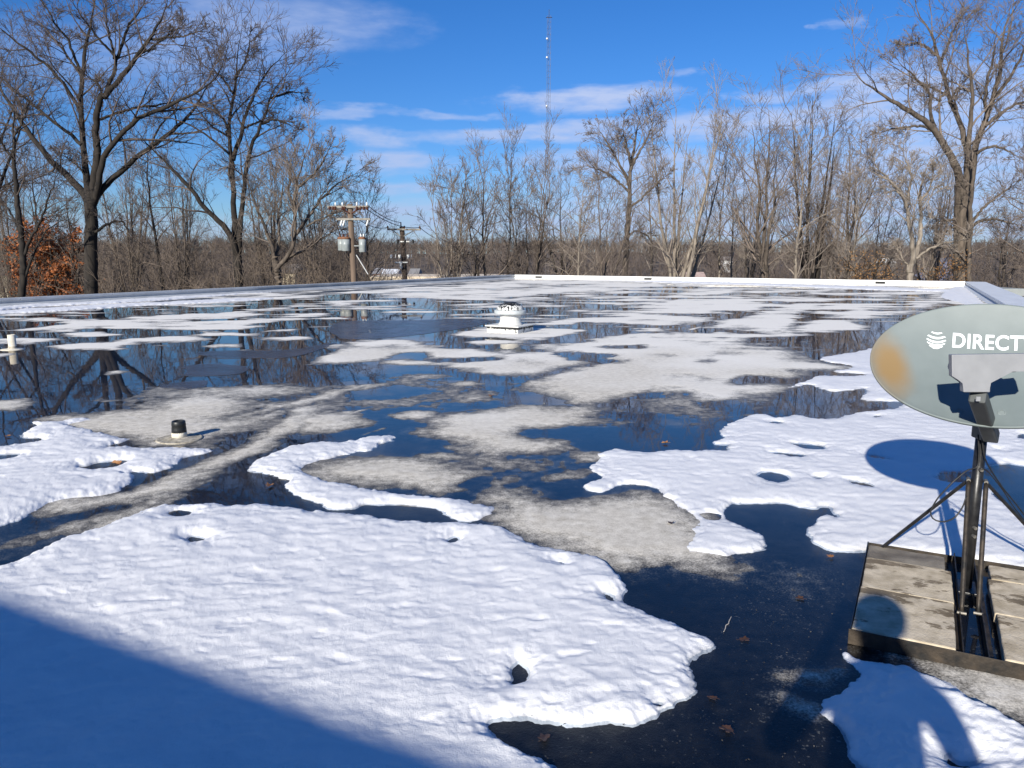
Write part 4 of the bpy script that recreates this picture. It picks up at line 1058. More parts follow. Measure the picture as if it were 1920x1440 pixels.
# ---------------------------------------------------------------- satellite dish on its ballasted sled
TH = math.radians(28)
E1 = Vector((math.cos(TH), -math.sin(TH), 0)); E2 = Vector((math.sin(TH), math.cos(TH), 0))
SO = Vector((*g(1600, 1178, .065), 0)) - E2 * .08
def fr(a, b, z): return SO + E1 * a + E2 * b + Vector((0, 0, z))
RZ = Matrix.Rotation(-TH, 3, 'Z')

BLACK = mat('black powder coat', (.010, .010, .011), (.022, .022, .023), scale=30, rough=.38, bump=.05)
GALV = mat('weathered steel', (.022, .021, .020), (.075, .058, .042), scale=18, rough=.55, metal=.5, bump=.2)
GREYP = mat('grey plastic', (.27, .275, .285), (.31, .315, .325), scale=14, rough=.5, bump=.03)
ARMG = mat('dark grey arm', (.055, .062, .062), (.075, .082, .082), scale=12, rough=.5)
ZINC = mat('zinc bolt', (.10, .095, .085), (.22, .20, .17), scale=60, rough=.55, metal=.4)
LETT = mat('white print', (.80, .85, .86), (.86, .9, .9), scale=25, rough=.55)
CABLE = mat('black cable', (.012, .012, .013), (.02, .02, .02), scale=40, rough=.5)

def dish_material():
    m = mat('grey-green reflector paint', (.152, .182, .18), (.172, .203, .20), scale=9, rough=.55, bump=.02, bscale=200)
    t = m.node_tree; L = t.links.new
    p = t.nodes['Principled BSDF']
    base = p.inputs['Base Color'].links[0].from_socket
    tc = nd(t, 'ShaderNodeTexCoord')
    sp = nd(t, 'ShaderNodeSeparateXYZ'); L(tc.outputs['Object'], sp.inputs[0])
    n = nd(t, 'ShaderNodeTexNoise'); n.inputs['Scale'].default_value = 9; n.inputs['Detail'].default_value = 5; L(tc.outputs['Object'], n.inputs['Vector'])
    # rust-brown stain, an ellipse leaning along the rim
    x = math_n(t, 'ADD', sp.outputs[0], .392); y = math_n(t, 'ADD', sp.outputs[1], .035)
    ca, sa = math.cos(.30), math.sin(.30)
    u = math_n(t, 'DIVIDE', math_n(t, 'ADD', math_n(t, 'MULTIPLY', x, ca), math_n(t, 'MULTIPLY', y, sa)), .092)
    v = math_n(t, 'DIVIDE', math_n(t, 'SUBTRACT', math_n(t, 'MULTIPLY', y, ca), math_n(t, 'MULTIPLY', x, sa)), .185)
    d = math_n(t, 'SQRT', math_n(t, 'ADD', math_n(t, 'MULTIPLY', u, u), math_n(t, 'MULTIPLY', v, v)))
    d = math_n(t, 'ADD', d, math_n(t, 'MULTIPLY', math_n(t, 'SUBTRACT', n.outputs[0], .5), .5))
    mr = nd(t, 'ShaderNodeMapRange', interpolation_type='SMOOTHSTEP'); L(d, mr.inputs[0])
    mr.inputs[1].default_value = 1.25; mr.inputs[2].default_value = .25; mr.inputs[3].default_value = 0; mr.inputs[4].default_value = .93
    mx = nd(t, 'ShaderNodeMix', data_type='RGBA'); L(mr.outputs[0], mx.inputs['Factor']); L(base, mx.inputs['A'])
    mx.inputs['B'].default_value = (.235, .148, .055, 1)
    L(mx.outputs['Result'], p.inputs['Base Color'])
    return m

DC = atY(1857, 681, 3.33)
de, da = math.radians(37), math.radians(27)
DN = Vector((-math.sin(da) * math.cos(de), -math.cos(da) * math.cos(de), math.sin(de)))     # out of the bowl, towards sun and camera
DU = Vector((math.cos(da), -math.sin(da), 0)); DV = DN.cross(DU).normalized()
DM = Matrix((DU, DV, DN)).transposed()
A_, B_, DEP = .470, .302, .058
def dz(u, v): return DEP * ((u / A_) ** 2 + (v / B_) ** 2 - 1)
def dish_uv(px, py):            # photo pixel -> coordinates on the dish plane
    r = Vector(ray(px, py)); o = Vector((0, 0, CAMH))
    t = (DC - o).dot(DN) / r.dot(DN)
    q = o + r * t - DC
    return q.dot(DU), q.dot(DV)
DISHM = dish_material()
dish = thing('satellite_dish', 'grey-green oval satellite dish with brown stain on a black tripod mast', 'satellite dish', fr(.437, .85, 0))
def dish_part(name, V, faces, m, thick=0, parent=None, smooth=True):
    me = bpy.data.meshes.new(name); me.from_pydata(V, [], faces); me.update()
    o = link(name, me, m, None, smooth)
    o.matrix_world = Matrix.Translation(DC) @ DM.to_4x4()
    par = parent or dish
    bpy.context.view_layer.update()
    o.parent = par; o.matrix_parent_inverse = par.matrix_world.inverted()
    return o
def build_reflector():
    NR_, NA = 22, 120
    V = []; Fc = []
    for side in (0, 1):
        off = -.004 * side
        b = len(V)
        V.append((0, 0, dz(0, 0) + off))
        for i in range(1, NR_ + 1):
            for k in range(NA):
                a = 2 * math.pi * k / NA; s = i / NR_
                u, v = A_ * s * math.cos(a), B_ * s * math.sin(a)
                V.append((u, v, dz(u, v) + off))
        for k in range(NA):
            f = (b, b + 1 + k, b + 1 + (k + 1) % NA); Fc.append(f if not side else f[::-1])
        for i in range(NR_ - 1):
            for k in range(NA):
                q = b + 1 + i * NA
                f = (q + k, q + NA + k, q + NA + (k + 1) % NA, q + (k + 1) % NA); Fc.append(f if not side else f[::-1])
    n1 = 1 + NR_ * NA
    # rolled rim
    prof = [(1.000, 0.0), (1.010, .003), (1.018, 0.0), (1.018, -.010), (1.008, -.013), (1.0, -.004)]
    rim = []
    for s, w in prof[1:5]:
        r_ = []
        for k in range(NA):
            a = 2 * math.pi * k / NA
            V.append((A_ * s * math.cos(a), (B_ + (s - 1) * A_) * math.sin(a), w)); r_.append(len(V) - 1)
        rim.append(r_)
    o1 = [1 + (NR_ - 1) * NA + k for k in range(NA)]; o2 = [n1 + 1 + (NR_ - 1) * NA + k for k in range(NA)]
    seq = [o1] + rim + [o2]
    for r0, r1 in zip(seq, seq[1:]):
        for k in range(NA): Fc.append((r0[k], r1[k], r1[(k + 1) % NA], r0[(k + 1) % NA]))
    return dish_part('reflector', V, Fc, DISHM)
refl = build_reflector()
def on_dish(name, polys, m=LETT, lift=.0016, sub=None):
    """flat outline pieces ((u,v) vertex lists with faces) laid on the curved face"""
    V, Fc = [], []
    for vs, fs in polys:
        b = len(V)
        V += [(u, v, dz(u, v) + lift) for u, v in vs]; Fc += [tuple(b + i for i in f) for f in fs]
    return dish_part(name, V, Fc, m, parent=refl, smooth=False)
def build_marks():
    # lettering
    cu = bpy.data.curves.new('lettering', 'FONT'); cu.body = 'DIRECTV'; cu.size = 1; cu.offset = .022; cu.fill_mode = 'FRONT'; cu.space_character = 1.06
    ob = bpy.data.objects.new('lettering_source', cu); C.objects.link(ob)
    dg = bpy.context.evaluated_depsgraph_get(); dg.update()
    me = bpy.data.meshes.new_from_object(ob.evaluated_get(dg))
    co = np.array([v.co[:2] for v in me.vertices]); fs = [tuple(p.vertices) for p in me.polygons]
    bpy.data.objects.remove(ob); bpy.data.curves.remove(cu); bpy.data.meshes.remove(me)
    u0, v0 = dish_uv(1787, 642); u1, v1 = dish_uv(1919, 640); _, v2 = dish_uv(1787, 616.5)
    h = v2 - v0; hh = co[:, 1].max() - co[:, 1].min()
    x6 = co[:, 0].max()                              # whole word; T ends at about .838 of it
    sx = (u1 - u0) / (x6 * .838 - co[:, 0].min())
    P = [(u0 + (a - co[:, 0].min()) * sx, v0 + (v1 - v0) * 0 + (b - co[:, 1].min()) * h / hh) for a, b in co]
    on_dish('lettering', [(P, fs)])
    # striped globe emblem
    cu_, cv_ = dish_uv(1756.5, 631); ex, _ = dish_uv(1775.5, 631); _, ey = dish_uv(1756.5, 614.5)
    ru, rv = ex - cu_, ey - cv_
    pol = []
    bands = [(1.0, .62, -.2), (.42, .20, -.28), (.02, -.20, -.30), (-.36, -.55, -.26), (-.70, -.86, -.18), (-.96, -1.05, -.05)]
    for t_, b_, sag in bands:
        n = 24; vs = []; f = []
        W = math.sqrt(max(0, 1 - (((t_ + b_) / 2) * .93) ** 2))
        for i in range(n + 1):
            x = -W + 2 * W * i / n
            cap = math.sqrt(max(0, 1 - x * x))
            s = sag * (1 - (x / max(W, .01)) ** 2)
            up_ = min(t_ + s + (.22 if t_ < 1 else 0) * 1, cap); lo_ = max(b_ + s + .22, -cap)
            taper = 1 - abs(x / max(W, .01)) ** 3 * .45
            mid = (up_ + lo_) / 2; hf = max((up_ - lo_) / 2 * taper, 0)
            vs += [(cu_ + x * ru, cv_ + (mid + hf) * rv), (cu_ + x * ru, cv_ + (mid - hf) * rv)]
            if i: f.append((2 * i - 2, 2 * i - 1, 2 * i + 1, 2 * i))
        pol.append((vs, f))
    on_dish('emblem', pol)
build_marks()
# two raised bumps pressed into the bowl
for q in ((1800, 768), (1880, 769)):
    u, v = dish_uv(*q)
    bm = bmesh.new(); add_lathe(bm, [(.016, 0), (.016, .003), (.011, .004), (.010, .002)], 20, (0, 0, 0))
    o = obj('pressed_bump', bm, DISHM, None, False)
    o.matrix_world = Matrix.Translation(DC + DM @ Vector((u, v, dz(u, v)))) @ DM.to_4x4()
    bpy.context.view_layer.update(); o.parent = refl; o.matrix_parent_inverse = refl.matrix_world.inverted()

def part(name, bm, m, smooth=False, parent=None):
    o = obj(name, bm, m, None, smooth)
    par = parent or dish
    bpy.context.view_layer.update()
    o.parent = par; o.matrix_parent_inverse = par.matrix_world.inverted()
    return o
# receiver head (LNB) held in front of the bowl
YL = 2.93
def build_lnb():
    out = [(1784.5, 665), (1900, 663.5), (1944, 663), (1946, 690), (1938, 697), (1899, 695), (1856.5, 717), (1856.5, 735.5), (1806.5, 735.5), (1806.5, 717.5), (1785, 705.5)]
    bm = bmesh.new()
    dn = Vector((.30, .95, -.08)).normalized() * .055
    a = [bm.verts.new(atY(x, y, YL)) for x, y in out]; b = [bm.verts.new(atY(x, y, YL) + dn) for x, y in out]
    n = len(out)
    bm.faces.new(a[::-1]); bm.faces.new(b)
    for i in range(n): bm.faces.new((a[i], a[(i + 1) % n], b[(i + 1) % n], b[i]))
    bmesh.ops.bevel(bm, geom=bm.edges[:], offset=.0035, segments=2, affect='EDGES', profile=.6)
    o = part('receiver_head', bm, GREYP)
    for px, py, r in ((1806, 690, .03), (1850, 690, .03), (1912, 684, .034)):
        bm = bmesh.new()
        p = atY(px, py, YL) + dn * .9
        add_tube(bm, [p, p + dn * .5, p + dn * 1.1], [r * .8, r, r], 20)
        part('feed_horn', bm, GREYP, parent=o)
build_lnb()
def bar(bm, p, q, w, h, upv=Vector((0, 0, 1))):
    d = (q - p); L_ = d.length; d.normalize()
    s = d.cross(upv).normalized(); u = s.cross(d)
    vs = add_box(bm, (0, 0, 0), (w, L_, h), bev=min(w, h) * .12)
    M = Matrix((s, d, u)).transposed().to_4x4(); M.translation = (p + q) / 2
    bmesh.ops.transform(bm, matrix=M, verts=vs)
MX = fr(.437, .85, 0)            # foot of the mast
mtop = Vector((MX.x, MX.y, atY(1842, 806, MX.y).z))
bm = bmesh.new()
bar(bm, atY(1833, 742, YL + .03), Vector((MX.x - .012, MX.y - .09, mtop.z - .012)), .060, .055)
arm = part('receiver_arm', bm, ARMG)
bm = bmesh.new()
q = atY(1834, 748, YL - .01); add_box(bm, tuple(q), (.016, .006, .018), bev=.001)
part('label_plate', bm, GREYP, parent=arm)
bm = bmesh.new()                                       # clamp behind the bowl
add_box(bm, (MX.x, MX.y - .01, mtop.z + .02), (.06, .09, .12), RZ if False else None, bev=.006)
add_box(bm, (MX.x + .034, MX.y - .03, mtop.z + .01), (.016, .03, .035), bev=.003)
part('mast_clamp', bm, ARMG)
bm = bmesh.new()
add_tube(bm, [MX + Vector((0, 0, .03)), mtop], .0245, 20)
mast = part('mast', bm, BLACK, True)
bm = bmesh.new()
bm.free()
for zz in (.62, .34, .30):
    bm = bmesh.new(); p = Vector((MX.x, MX.y, zz)); add_tube(bm, [p + Vector((-.010, -.045, 0)), p + Vector((-.008, -.025, 0))], .008, 8); part('bolt', bm, ZINC, parent=mast)
zc = atY(1820, 900, MX.y).z
def leg(p0, p1, r=.0085):
    bm = bmesh.new(); d = (p1 - p0).normalized()
    add_tube(bm, [p0, p0 + d * .03, p0 + d * .06, p1 - d * .06, p1 - d * .03, p1], [r * .8, r, r, r, r, r * .9], 12)
    return part('leg', bm, BLACK, True)
col = Vector((MX.x, MX.y, zc))
leg(col + E1 * -.03, Vector((*g(1648, 1031, .03), .03))); leg(col + E1 * .03, fr(.92, 1.20, .03))
def strut(p0, p1):
    bm = bmesh.new(); d = p1 - p0
    add_tube(bm, [p0, p0 + d * .06, p0 + d * .8, p0 + d * .93, p1], [.009, .0105, .0105, .0095, .008], 12)
    o = part('leg', bm, GALV, True)
    bm = bmesh.new(); add_tube(bm, [p1 + E1 * -.018 + E2 * -.008, p1 + E1 * .018 + E2 * -.008], .007, 8); part('bolt', bm, ZINC, parent=o)
strut(col + E1 * -.035 + E2 * -.02, Vector((*g(1803, 1148, .055), .055))); strut(col + E1 * .035 + E2 * -.02, Vector((*g(1834, 1149, .055), .055)))
for s in (-1, 1):
    bm = bmesh.new(); p = col + E1 * .035 * s; add_tube(bm, [p + E2 * -.03, p + E2 * .01], .009, 8); part('bolt', bm, ZINC, parent=mast)
# sled: angle-iron frame
def angle(bm, a0, b0, a1, b1, z, h, w):
    p, q_ = fr(a0, b0, z), fr(a1, b1, z)
    bar(bm, p + Vector((0, 0, h / 2)), q_ + Vector((0, 0, h / 2)), .005, h)
    d = (q_ - p).normalized(); s = d.cross(Vector((0, 0, 1)))
    bar(bm, p + s * w / 2, q_ + s * w / 2, w, .005)
sled = thing if False else None
bm = bmesh.new(); angle(bm, -.016, .066, .97, .066, .002, .064, -.05); part('sled_rail', bm, GALV)
bm = bmesh.new(); angle(bm, -.016, 1.235, .97, 1.235, .002, .04, -.05); part('sled_rail', bm, GALV)
for aa in (-.012, .952):
    bm = bmesh.new(); angle(bm, aa, .072, aa, 1.23, .004, .045, .045 if aa < .5 else -.045); part('sled_rail', bm, BLACK)
for aa, w in ((.398, -.026), (.484, .026)):
    bm = bmesh.new(); angle(bm, aa, .075, aa, 1.23, .010, .05, w); part('sled_rail', bm, GALV)
bm = bmesh.new(); add_box(bm, tuple(fr(.437, .85, .03)), (.085, .16, .012), RZ, bev=.002); part('mast_foot', bm, BLACK)
# cables
def cable(pts, r=.0035):
    q = resample(pts, 40)
    bm = bmesh.new(); add_tube(bm, [tuple(p) for p in q], r, 8); part('cable', bm, CABLE, True)
yb = MX.y - .05
cable([tuple(atY(x, y, Y)) for x, y, Y in ((1834, 815, yb), (1836, 850, yb), (1834, 878, yb), (1815, 880, yb), (1785, 905, yb), (1757, 935, yb + .02), (1743, 960, yb + .03), (1748, 974, yb + .02), (1768, 980, yb), (1790, 972, yb), (1806, 950, yb), (1812, 930, yb))])
cable([tuple(atY(x, y, Y)) for x, y, Y in ((1841, 815, yb), (1843, 840, yb), (1846, 860, yb), (1858, 882, yb + .02), (1880, 915, yb + .04), (1905, 945, yb + .07), (1935, 985, yb + .1), (1990, 1040, yb + .14), (2050, 1080, yb + .2))])
cable([tuple(atY(x, y, Y)) for x, y, Y in ((1838, 878, yb), (1850, 880, yb), (1862, 895, yb + .02), (1880, 918, yb + .04), (1900, 950, yb + .06), (1940, 1000, yb + .1), (2000, 1060, yb + .16))], .0028)

# ballast blocks lying on the sled, each a thing
def concrete():
    m = mat('wet and dry concrete', (.42, .345, .235), (.66, .56, .41), scale=16, rough=.9, bump=.35, bscale=130, detail=10)
    t = m.node_tree; L = t.links.new; p = t.nodes['Principled BSDF']
    base = p.inputs['Base Color'].links[0].from_socket
    tc = nd(t, 'ShaderNodeTexCoord')
    mp = nd(t, 'ShaderNodeMapping'); mp.inputs['Scale'].default_value = (3.2, 6.0, 3); mp.inputs['Rotation'].default_value = (0, 0, .08); L(tc.outputs['Object'], mp.inputs[0])
    oi = nd(t, 'ShaderNodeObjectInfo'); ad = nd(t, 'ShaderNodeVectorMath', operation='ADD'); L(mp.outputs[0], ad.inputs[0])
    cb = nd(t, 'ShaderNodeCombineXYZ'); L(math_n(t, 'MULTIPLY', oi.outputs['Random'], 37.0), cb.inputs[0]); L(math_n(t, 'MULTIPLY', oi.outputs['Random'], 91.0), cb.inputs[1]); L(cb.outputs[0], ad.inputs[1])
    n = nd(t, 'ShaderNodeTexNoise'); n.inputs['Scale'].default_value = 1.3; n.inputs['Detail'].default_value = 9; n.inputs['Roughness'].default_value = .68; L(ad.outputs[0], n.inputs['Vector'])
    mr = nd(t, 'ShaderNodeMapRange', interpolation_type='SMOOTHSTEP'); sy = nd(t, 'ShaderNodeSeparateXYZ'); L(tc.outputs['Object'], sy.inputs[0])
    L(math_n(t, 'ADD', n.outputs[0], math_n(t, 'MULTIPLY', sy.outputs[1], .42)), mr.inputs[0]); mr.inputs[1].default_value = .54; mr.inputs[2].default_value = .585
    mx = nd(t, 'ShaderNodeMix', data_type='RGBA'); L(mr.outputs[0], mx.inputs['Factor']); L(base, mx.inputs['A'])
    mu = nd(t, 'ShaderNodeMix', data_type='RGBA', blend_type='MULTIPLY'); mu.inputs['Factor'].default_value = 1; L(base, mu.inputs['A']); mu.inputs['B'].default_value = (.36, .33, .29, 1)
    L(mu.outputs['Result'], mx.inputs['B']); L(mx.outputs['Result'], p.inputs['Base Color'])
    return m
CONC = concrete()
CONCW = mat('soaked concrete', (.13, .108, .08), (.30, .26, .2), scale=7, rough=.75, bump=.5, bscale=120, detail=9)
def block(label, a0, a1, b0, b1, z1, seed, tilt=0, m=CONC):
    rng = random.Random(seed)
    z0 = .012
    bm = bmesh.new()
    nx, ny = 22, 24
    w, d, h = a1 - a0, b1 - b0, z1 - z0
    add_box(bm, (0, 0, 0), (w, d, h), bev=.007)
    bmesh.ops.subdivide_edges(bm, edges=[e for e in bm.edges if e.calc_length() > .05], cuts=10, use_grid_fill=True)
    for v in bm.verts:
        k = 90
        v.co.x += (.0018 if abs(v.co.x) > w * .48 else 0) * float(pnoise(np.array([v.co.y * k + seed]), np.array([v.co.z * k]))[0])
        v.co.y += (.0022 if abs(v.co.y) > d * .48 else 0) * float(pnoise(np.array([v.co.x * k + seed]), np.array([v.co.z * k + 5]))[0])
        v.co.z += .0012 * float(pnoise(np.array([v.co.x * 11 + seed]), np.array([v.co.y * 11]))[0])
    o = obj('concrete_block', bm, m)
    o.location = fr((a0 + a1) / 2, (b0 + b1) / 2, (z0 + z1) / 2); o.rotation_euler = (tilt, 0, -TH + rng.uniform(-.008, .008))
    tag(o, label, 'concrete block', 'ballast blocks on the dish sled')
block('left front concrete block of the dish sled, half in the head-shaped shadow', -.004, .374, .078, .545, .068, 1)
block('left middle concrete block of the dish sled with streaky wet bands', -.002, .378, .558, .955, .060, 2)
block('left rear concrete block of the dish sled, dark wet strip against the snow', -.004, .352, .968, 1.165, .054, 3, m=CONCW)
block('right front concrete block of the dish sled, cut off by the frame edge', .536, .93, .080, .515, .067, 4)
block('right middle concrete block of the dish sled, stepped back from the front one', .530, .925, .530, .940, .060, 5)
block('right rear concrete block of the dish sled beside the snow', .545, .93, .955, 1.15, .055, 6)

# ---------------------------------------------------------------- ventilator and vent pipes
def vent_mat():
    m = mat('white coated metal with tar runs', (.60, .595, .56), (.68, .675, .64), scale=10, rough=.55, bump=.05)
    t = m.node_tree; L = t.links.new; p = t.nodes['Principled BSDF']
    base = p.inputs['Base Color'].links[0].from_socket
    at = nd(t, 'ShaderNodeAttribute', attribute_name='tar')
    tc = nd(t, 'ShaderNodeTexCoord'); mp = nd(t, 'ShaderNodeMapping'); mp.inputs['Scale'].default_value = (1, 1, .35); L(tc.outputs['Object'], mp.inputs[0])
    n = nd(t, 'ShaderNodeTexNoise'); n.inputs['Scale'].default_value = 26; n.inputs['Detail'].default_value = 6; L(mp.outputs[0], n.inputs['Vector'])
    s = math_n(t, 'ADD', at.outputs['Fac'], math_n(t, 'SUBTRACT', n.outputs[0], .5))
    s = math_n(t, 'GREATER_THAN', s, .5)
    mx = nd(t, 'ShaderNodeMix', data_type='RGBA'); L(s, mx.inputs['Factor']); L(base, mx.inputs['A']); mx.inputs['B'].default_value = (.012, .012, .012, 1)
    L(mx.outputs['Result'], p.inputs['Base Color'])
    return m
VENT = vent_mat()
GALVB = mat('galvanised cap', (.42, .45, .45), (.52, .55, .55), scale=9, rough=.45, bump=.05)
def tar(o, fn):
    a = o.data.attributes.new('tar', 'FLOAT', 'POINT')
    a.data.foreach_set('value', np.array([fn(v.co) for v in o.data.vertices], dtype=np.float32))
vx, vy = g(957, 607, .17)
vent = thing('roof_ventilator', 'white mushroom roof ventilator with tar-streaked cap on a square curb', 'roof ventilator', (vx, vy, 0), -TH)
vent.scale = (1, 1, .84)
bm = bmesh.new()
add_box(bm, (0, 0, .08), (.72, .72, .17), bev=.012); add_box(bm, (0, 0, .172), (.78, .78, .03), bev=.008)
bmesh.ops.subdivide_edges(bm, edges=bm.edges[:], cuts=9, use_grid_fill=True)
o = obj('curb', bm, VENT, vent); tar(o, lambda c: .62 if .10 < c.z < .160 else (.40 if c.z < .1 else .1))
bm = bmesh.new(); add_lathe(bm, [(.262, .185), (.245, .20), (.222, .25), (.212, .32), (.216, .38), (.222, .44), (.228, .46)], 40); o = obj('neck', bm, VENT, vent, True); tar(o, lambda c: .0)
bm = bmesh.new(); add_lathe(bm, [(.20, .455), (.33, .452), (.335, .462), (.334, .535), (.325, .546), (.29, .549), (.25, .549)], 48); obj('cap_brim', bm, GALVB, vent, True)
bm = bmesh.new(); add_lathe(bm, [(.285, .546), (.283, .57), (.268, .61), (.24, .65), (.20, .683), (.15, .706), (.1, .719), (.05, .726), (.001, .728)], 40); o = obj('cap_dome', bm, VENT, vent, True); tar(o, lambda c: .48 if c.z < .66 else .62)
bm = bmesh.new(); add_lathe(bm, [(.13, .708), (.12, .73), (.06, .742), (.001, .745)], 24); obj('cap_lid', bm, BLACK, vent, True)

PIPEB = mat('black rubber boot', (.012, .014, .015), (.022, .024, .025), scale=30, rough=.45)
FLASH = mat('silt-caked flashing', (.24, .215, .165), (.5, .455, .37), scale=22, rough=.9, bump=.6, bscale=60)
PVC = mat('weathered cream pipe', (.58, .53, .42), (.72, .68, .58), scale=10, rough=.7, bump=.1)
px_, py_ = g(337, 824)
vp = thing('vent_pipe', 'short black-capped vent pipe on a round silt-covered flashing', 'vent pipe', (px_, py_, .008))
bm = bmesh.new(); add_lathe(bm, [(.195, -.01), (.19, .003), (.18, .006), (.17, .002), (.12, .010), (.07, .018), (.06, .02)], 40); obj('flashing', bm, FLASH, vp, True)
bm = bmesh.new(); add_lathe(bm, [(.066, .01), (.064, .05), (.060, .07)], 24); obj('pipe', bm, PVC, vp, True)
bm = bmesh.new(); add_lathe(bm, [(.063, .035), (.061, .09), (.0575, .118), (.060, .120), (.056, .155), (.050, .160), (.044, .158), (.043, .12)], 28); obj('cap', bm, PIPEB, vp, True)
px_, py_ = g(24, 655)
vp = thing('vent_pipe', 'plain cream vent pipe standing in the far left pond', 'vent pipe', (px_, py_, 0))
bm = bmesh.new(); add_lathe(bm, [(.19, -.01), (.18, .006), (.09, .012), (.062, .02), (.060, .25), (.052, .252), (.050, .2)], 28); obj('pipe', bm, PVC, vp, True)
bm = bmesh.new(); add_lathe(bm, [(.066, .0), (.068, .03), (.064, .055)], 24); obj('collar', bm, FLASH, vp, True)

# ---------------------------------------------------------------- leaves, twig
LEAF = mat('dead leaf', (.20, .085, .03), (.36, .18, .075), scale=30, rough=.7, bump=.3)
LEAFD = mat('soaked dead leaf', (.035, .018, .011), (.075, .036, .02), scale=30, rough=.5, bump=.3)
def leaf(label, px, py, size, seed, m=LEAF, curl=.35, z=.006):
    r = random.Random(seed)
    size *= .68
    x, y = g(px, py, z)
    n = 26; bm = bmesh.new()
    c = bm.verts.new((0, 0, 0)); ring = []
    for k in range(n):
        a = 2 * math.pi * k / n
        rad = size * .5 * (1 + .20 * math.cos(5 * a + .4 + .7 * math.sin(seed)) + .16 * math.sin(3 * a + seed * 2.3) + .10 * math.sin(9 * a + seed)) * (1 if abs(math.cos(a)) > .5 else .72)
        u, v = rad * math.cos(a), rad * math.sin(a)
        ring.append(bm.verts.new((u, v, curl * (abs(v) * .9 + .25 * u * u / size) + r.uniform(0, .03) * size)))
    for k in range(n): bm.faces.new((c, ring[k], ring[(k + 1) % n]))
    s0 = size * .5
    add_tube(bm, [(-s0 * .9, 0, .002), (-s0 * 1.4, .1 * s0, .004), (-s0 * 1.8, .25 * s0, .003)], size * .018, 5)
    o = obj('dead_leaf', bm, m); md = o.modifiers.new('thickness', 'SOLIDIFY'); md.thickness = .0012
    o.location = (x, y, z); o.rotation_euler = (r.uniform(-.15, .15), r.uniform(-.15, .15), r.uniform(0, 6.28))
    tag(o, label, 'leaf', 'fallen leaves on the wet roof')
leaf('curled golden leaf at the rim of the hole in the left snow patch', 218, 870, .10, 1, LEAF, .8, .012)
leaf('orange leaf floating in the dark pool beside the curling snow tongue', 506, 911, .085, 2, LEAF, .6)
leaf('lone tan leaf floating in the blue pond in front of the ventilator', 921, 743, .10, 3, LEAF, .7)
leaf('tan leaf floating in the small pond at the edge of the wide snow sheet', 1247, 831, .075, 4, LEAF, .6)
leaf('small brown leaf on the speckled silt left of the dark keyhole pool', 1258, 981, .06, 5, LEAFD, .5, .012)
leaf('pale leaf just left of the concrete blocks in the black water', 1558, 1044, .05, 6, LEAF, .5)
leaf('round brown leaf drowned in the melt notch below the large snow sheet', 1021, 1383, .062, 7, LEAFD, .15, .003)
leaf('reddish-brown leaf lying flat in the black water near the bottom edge', 1363, 1367, .062, 8, LEAFD, .2, .004)
leaf('dim reddish leaf under the snow point with the see-through rim', 1336, 1309, .045, 9, LEAFD, .2, .003)
leaf('dim red leaf drowned in the middle of the black water', 1396, 1199, .055, 10, LEAFD, .2, .003)
leaf('thin russet leaf drowned near the left front concrete block', 1500, 1122, .05, 11, LEAFD, .3, .003)
leaf('small tan leaf floating at the far left edge of the left pool', 16, 818, .06, 12, LEAF, .6)
TWIG = mat('bleached twig', (.40, .36, .31), (.55, .5, .44), scale=30, rough=.8)
bm = bmesh.new()
add_tube(bm, [(*g(x, y), .004) for x, y in ((1371, 1158), (1367, 1166), (1366, 1171), (1361, 1174), (1360, 1180), (1357, 1186))], [.0016, .002, .002, .0022, .002, .0014], 6)
tag(obj('twig', bm, TWIG), 'short crooked pale twig lying in the black water', 'twig')
def crumbs():
    rng = np.random.default_rng(77)
    n = 300
    px = np.r_[rng.uniform(980, 1600, n // 2), rng.uniform(620, 1300, n - n // 2)]; py = np.r_[rng.uniform(1060, 1435, n // 2), rng.uniform(840, 1050, n - n // 2)]
    x, y = g(px, py)
    V, Q = [], []
    for i in range(n):
        s = rng.uniform(.0012, .0036); a = rng.uniform(0, 6.28)
        b = len(V)
        for k in range(4):
            V.append((x[i] + s * math.cos(a + k * 1.57) * (1.6 if k % 2 else .7), y[i] + s * math.sin(a + k * 1.57) * (1.6 if k % 2 else .7), .0035))
        V.append((x[i], y[i], .0035 + s * .8))
        for k in range(4): Q.append((b + k, b + (k + 1) % 4, b + 4))
    tag(link('debris', np_mesh('debris', V, Q), mat('grit', (.04, .034, .028), (.2, .18, .15), scale=.9, rough=.9, lo=.45, hi=.55)), 'specks of grit and bark scattered on the wet roof', kind='stuff')
crumbs()

# ---------------------------------------------------------------- utility poles, wires, radio mast
WOODP = mat('tan utility pole wood', (.095, .066, .045), (.17, .12, .085), scale=3, rough=.9, bump=.4, stretch=(1, 1, .1))
WOODD = mat('dark utility pole wood', (.035, .024, .018), (.07, .05, .038), scale=3, rough=.9, bump=.4, stretch=(1, 1, .1))
WOODG = mat('grey crossarm wood', (.18, .165, .14), (.30, .28, .24), scale=3, rough=.9, bump=.3)
TRANS = mat('pale grey transformer paint', (.24, .265, .26), (.32, .345, .34), scale=4, rough=.4)
RUSTT = mat('rusty lid', (.14, .06, .03), (.24, .11, .055), scale=12, rough=.8)
PORC = mat('brown porcelain', (.06, .022, .014), (.10, .04, .025), scale=10, rough=.25)
PORW = mat('white porcelain', (.65, .65, .62), (.75, .75, .72), scale=10, rough=.25)
PD = 52.0
def cyl(bm, p, q, r0, r1=None, n=12): add_tube(bm, [p, q], [r0, r1 or r0], n)
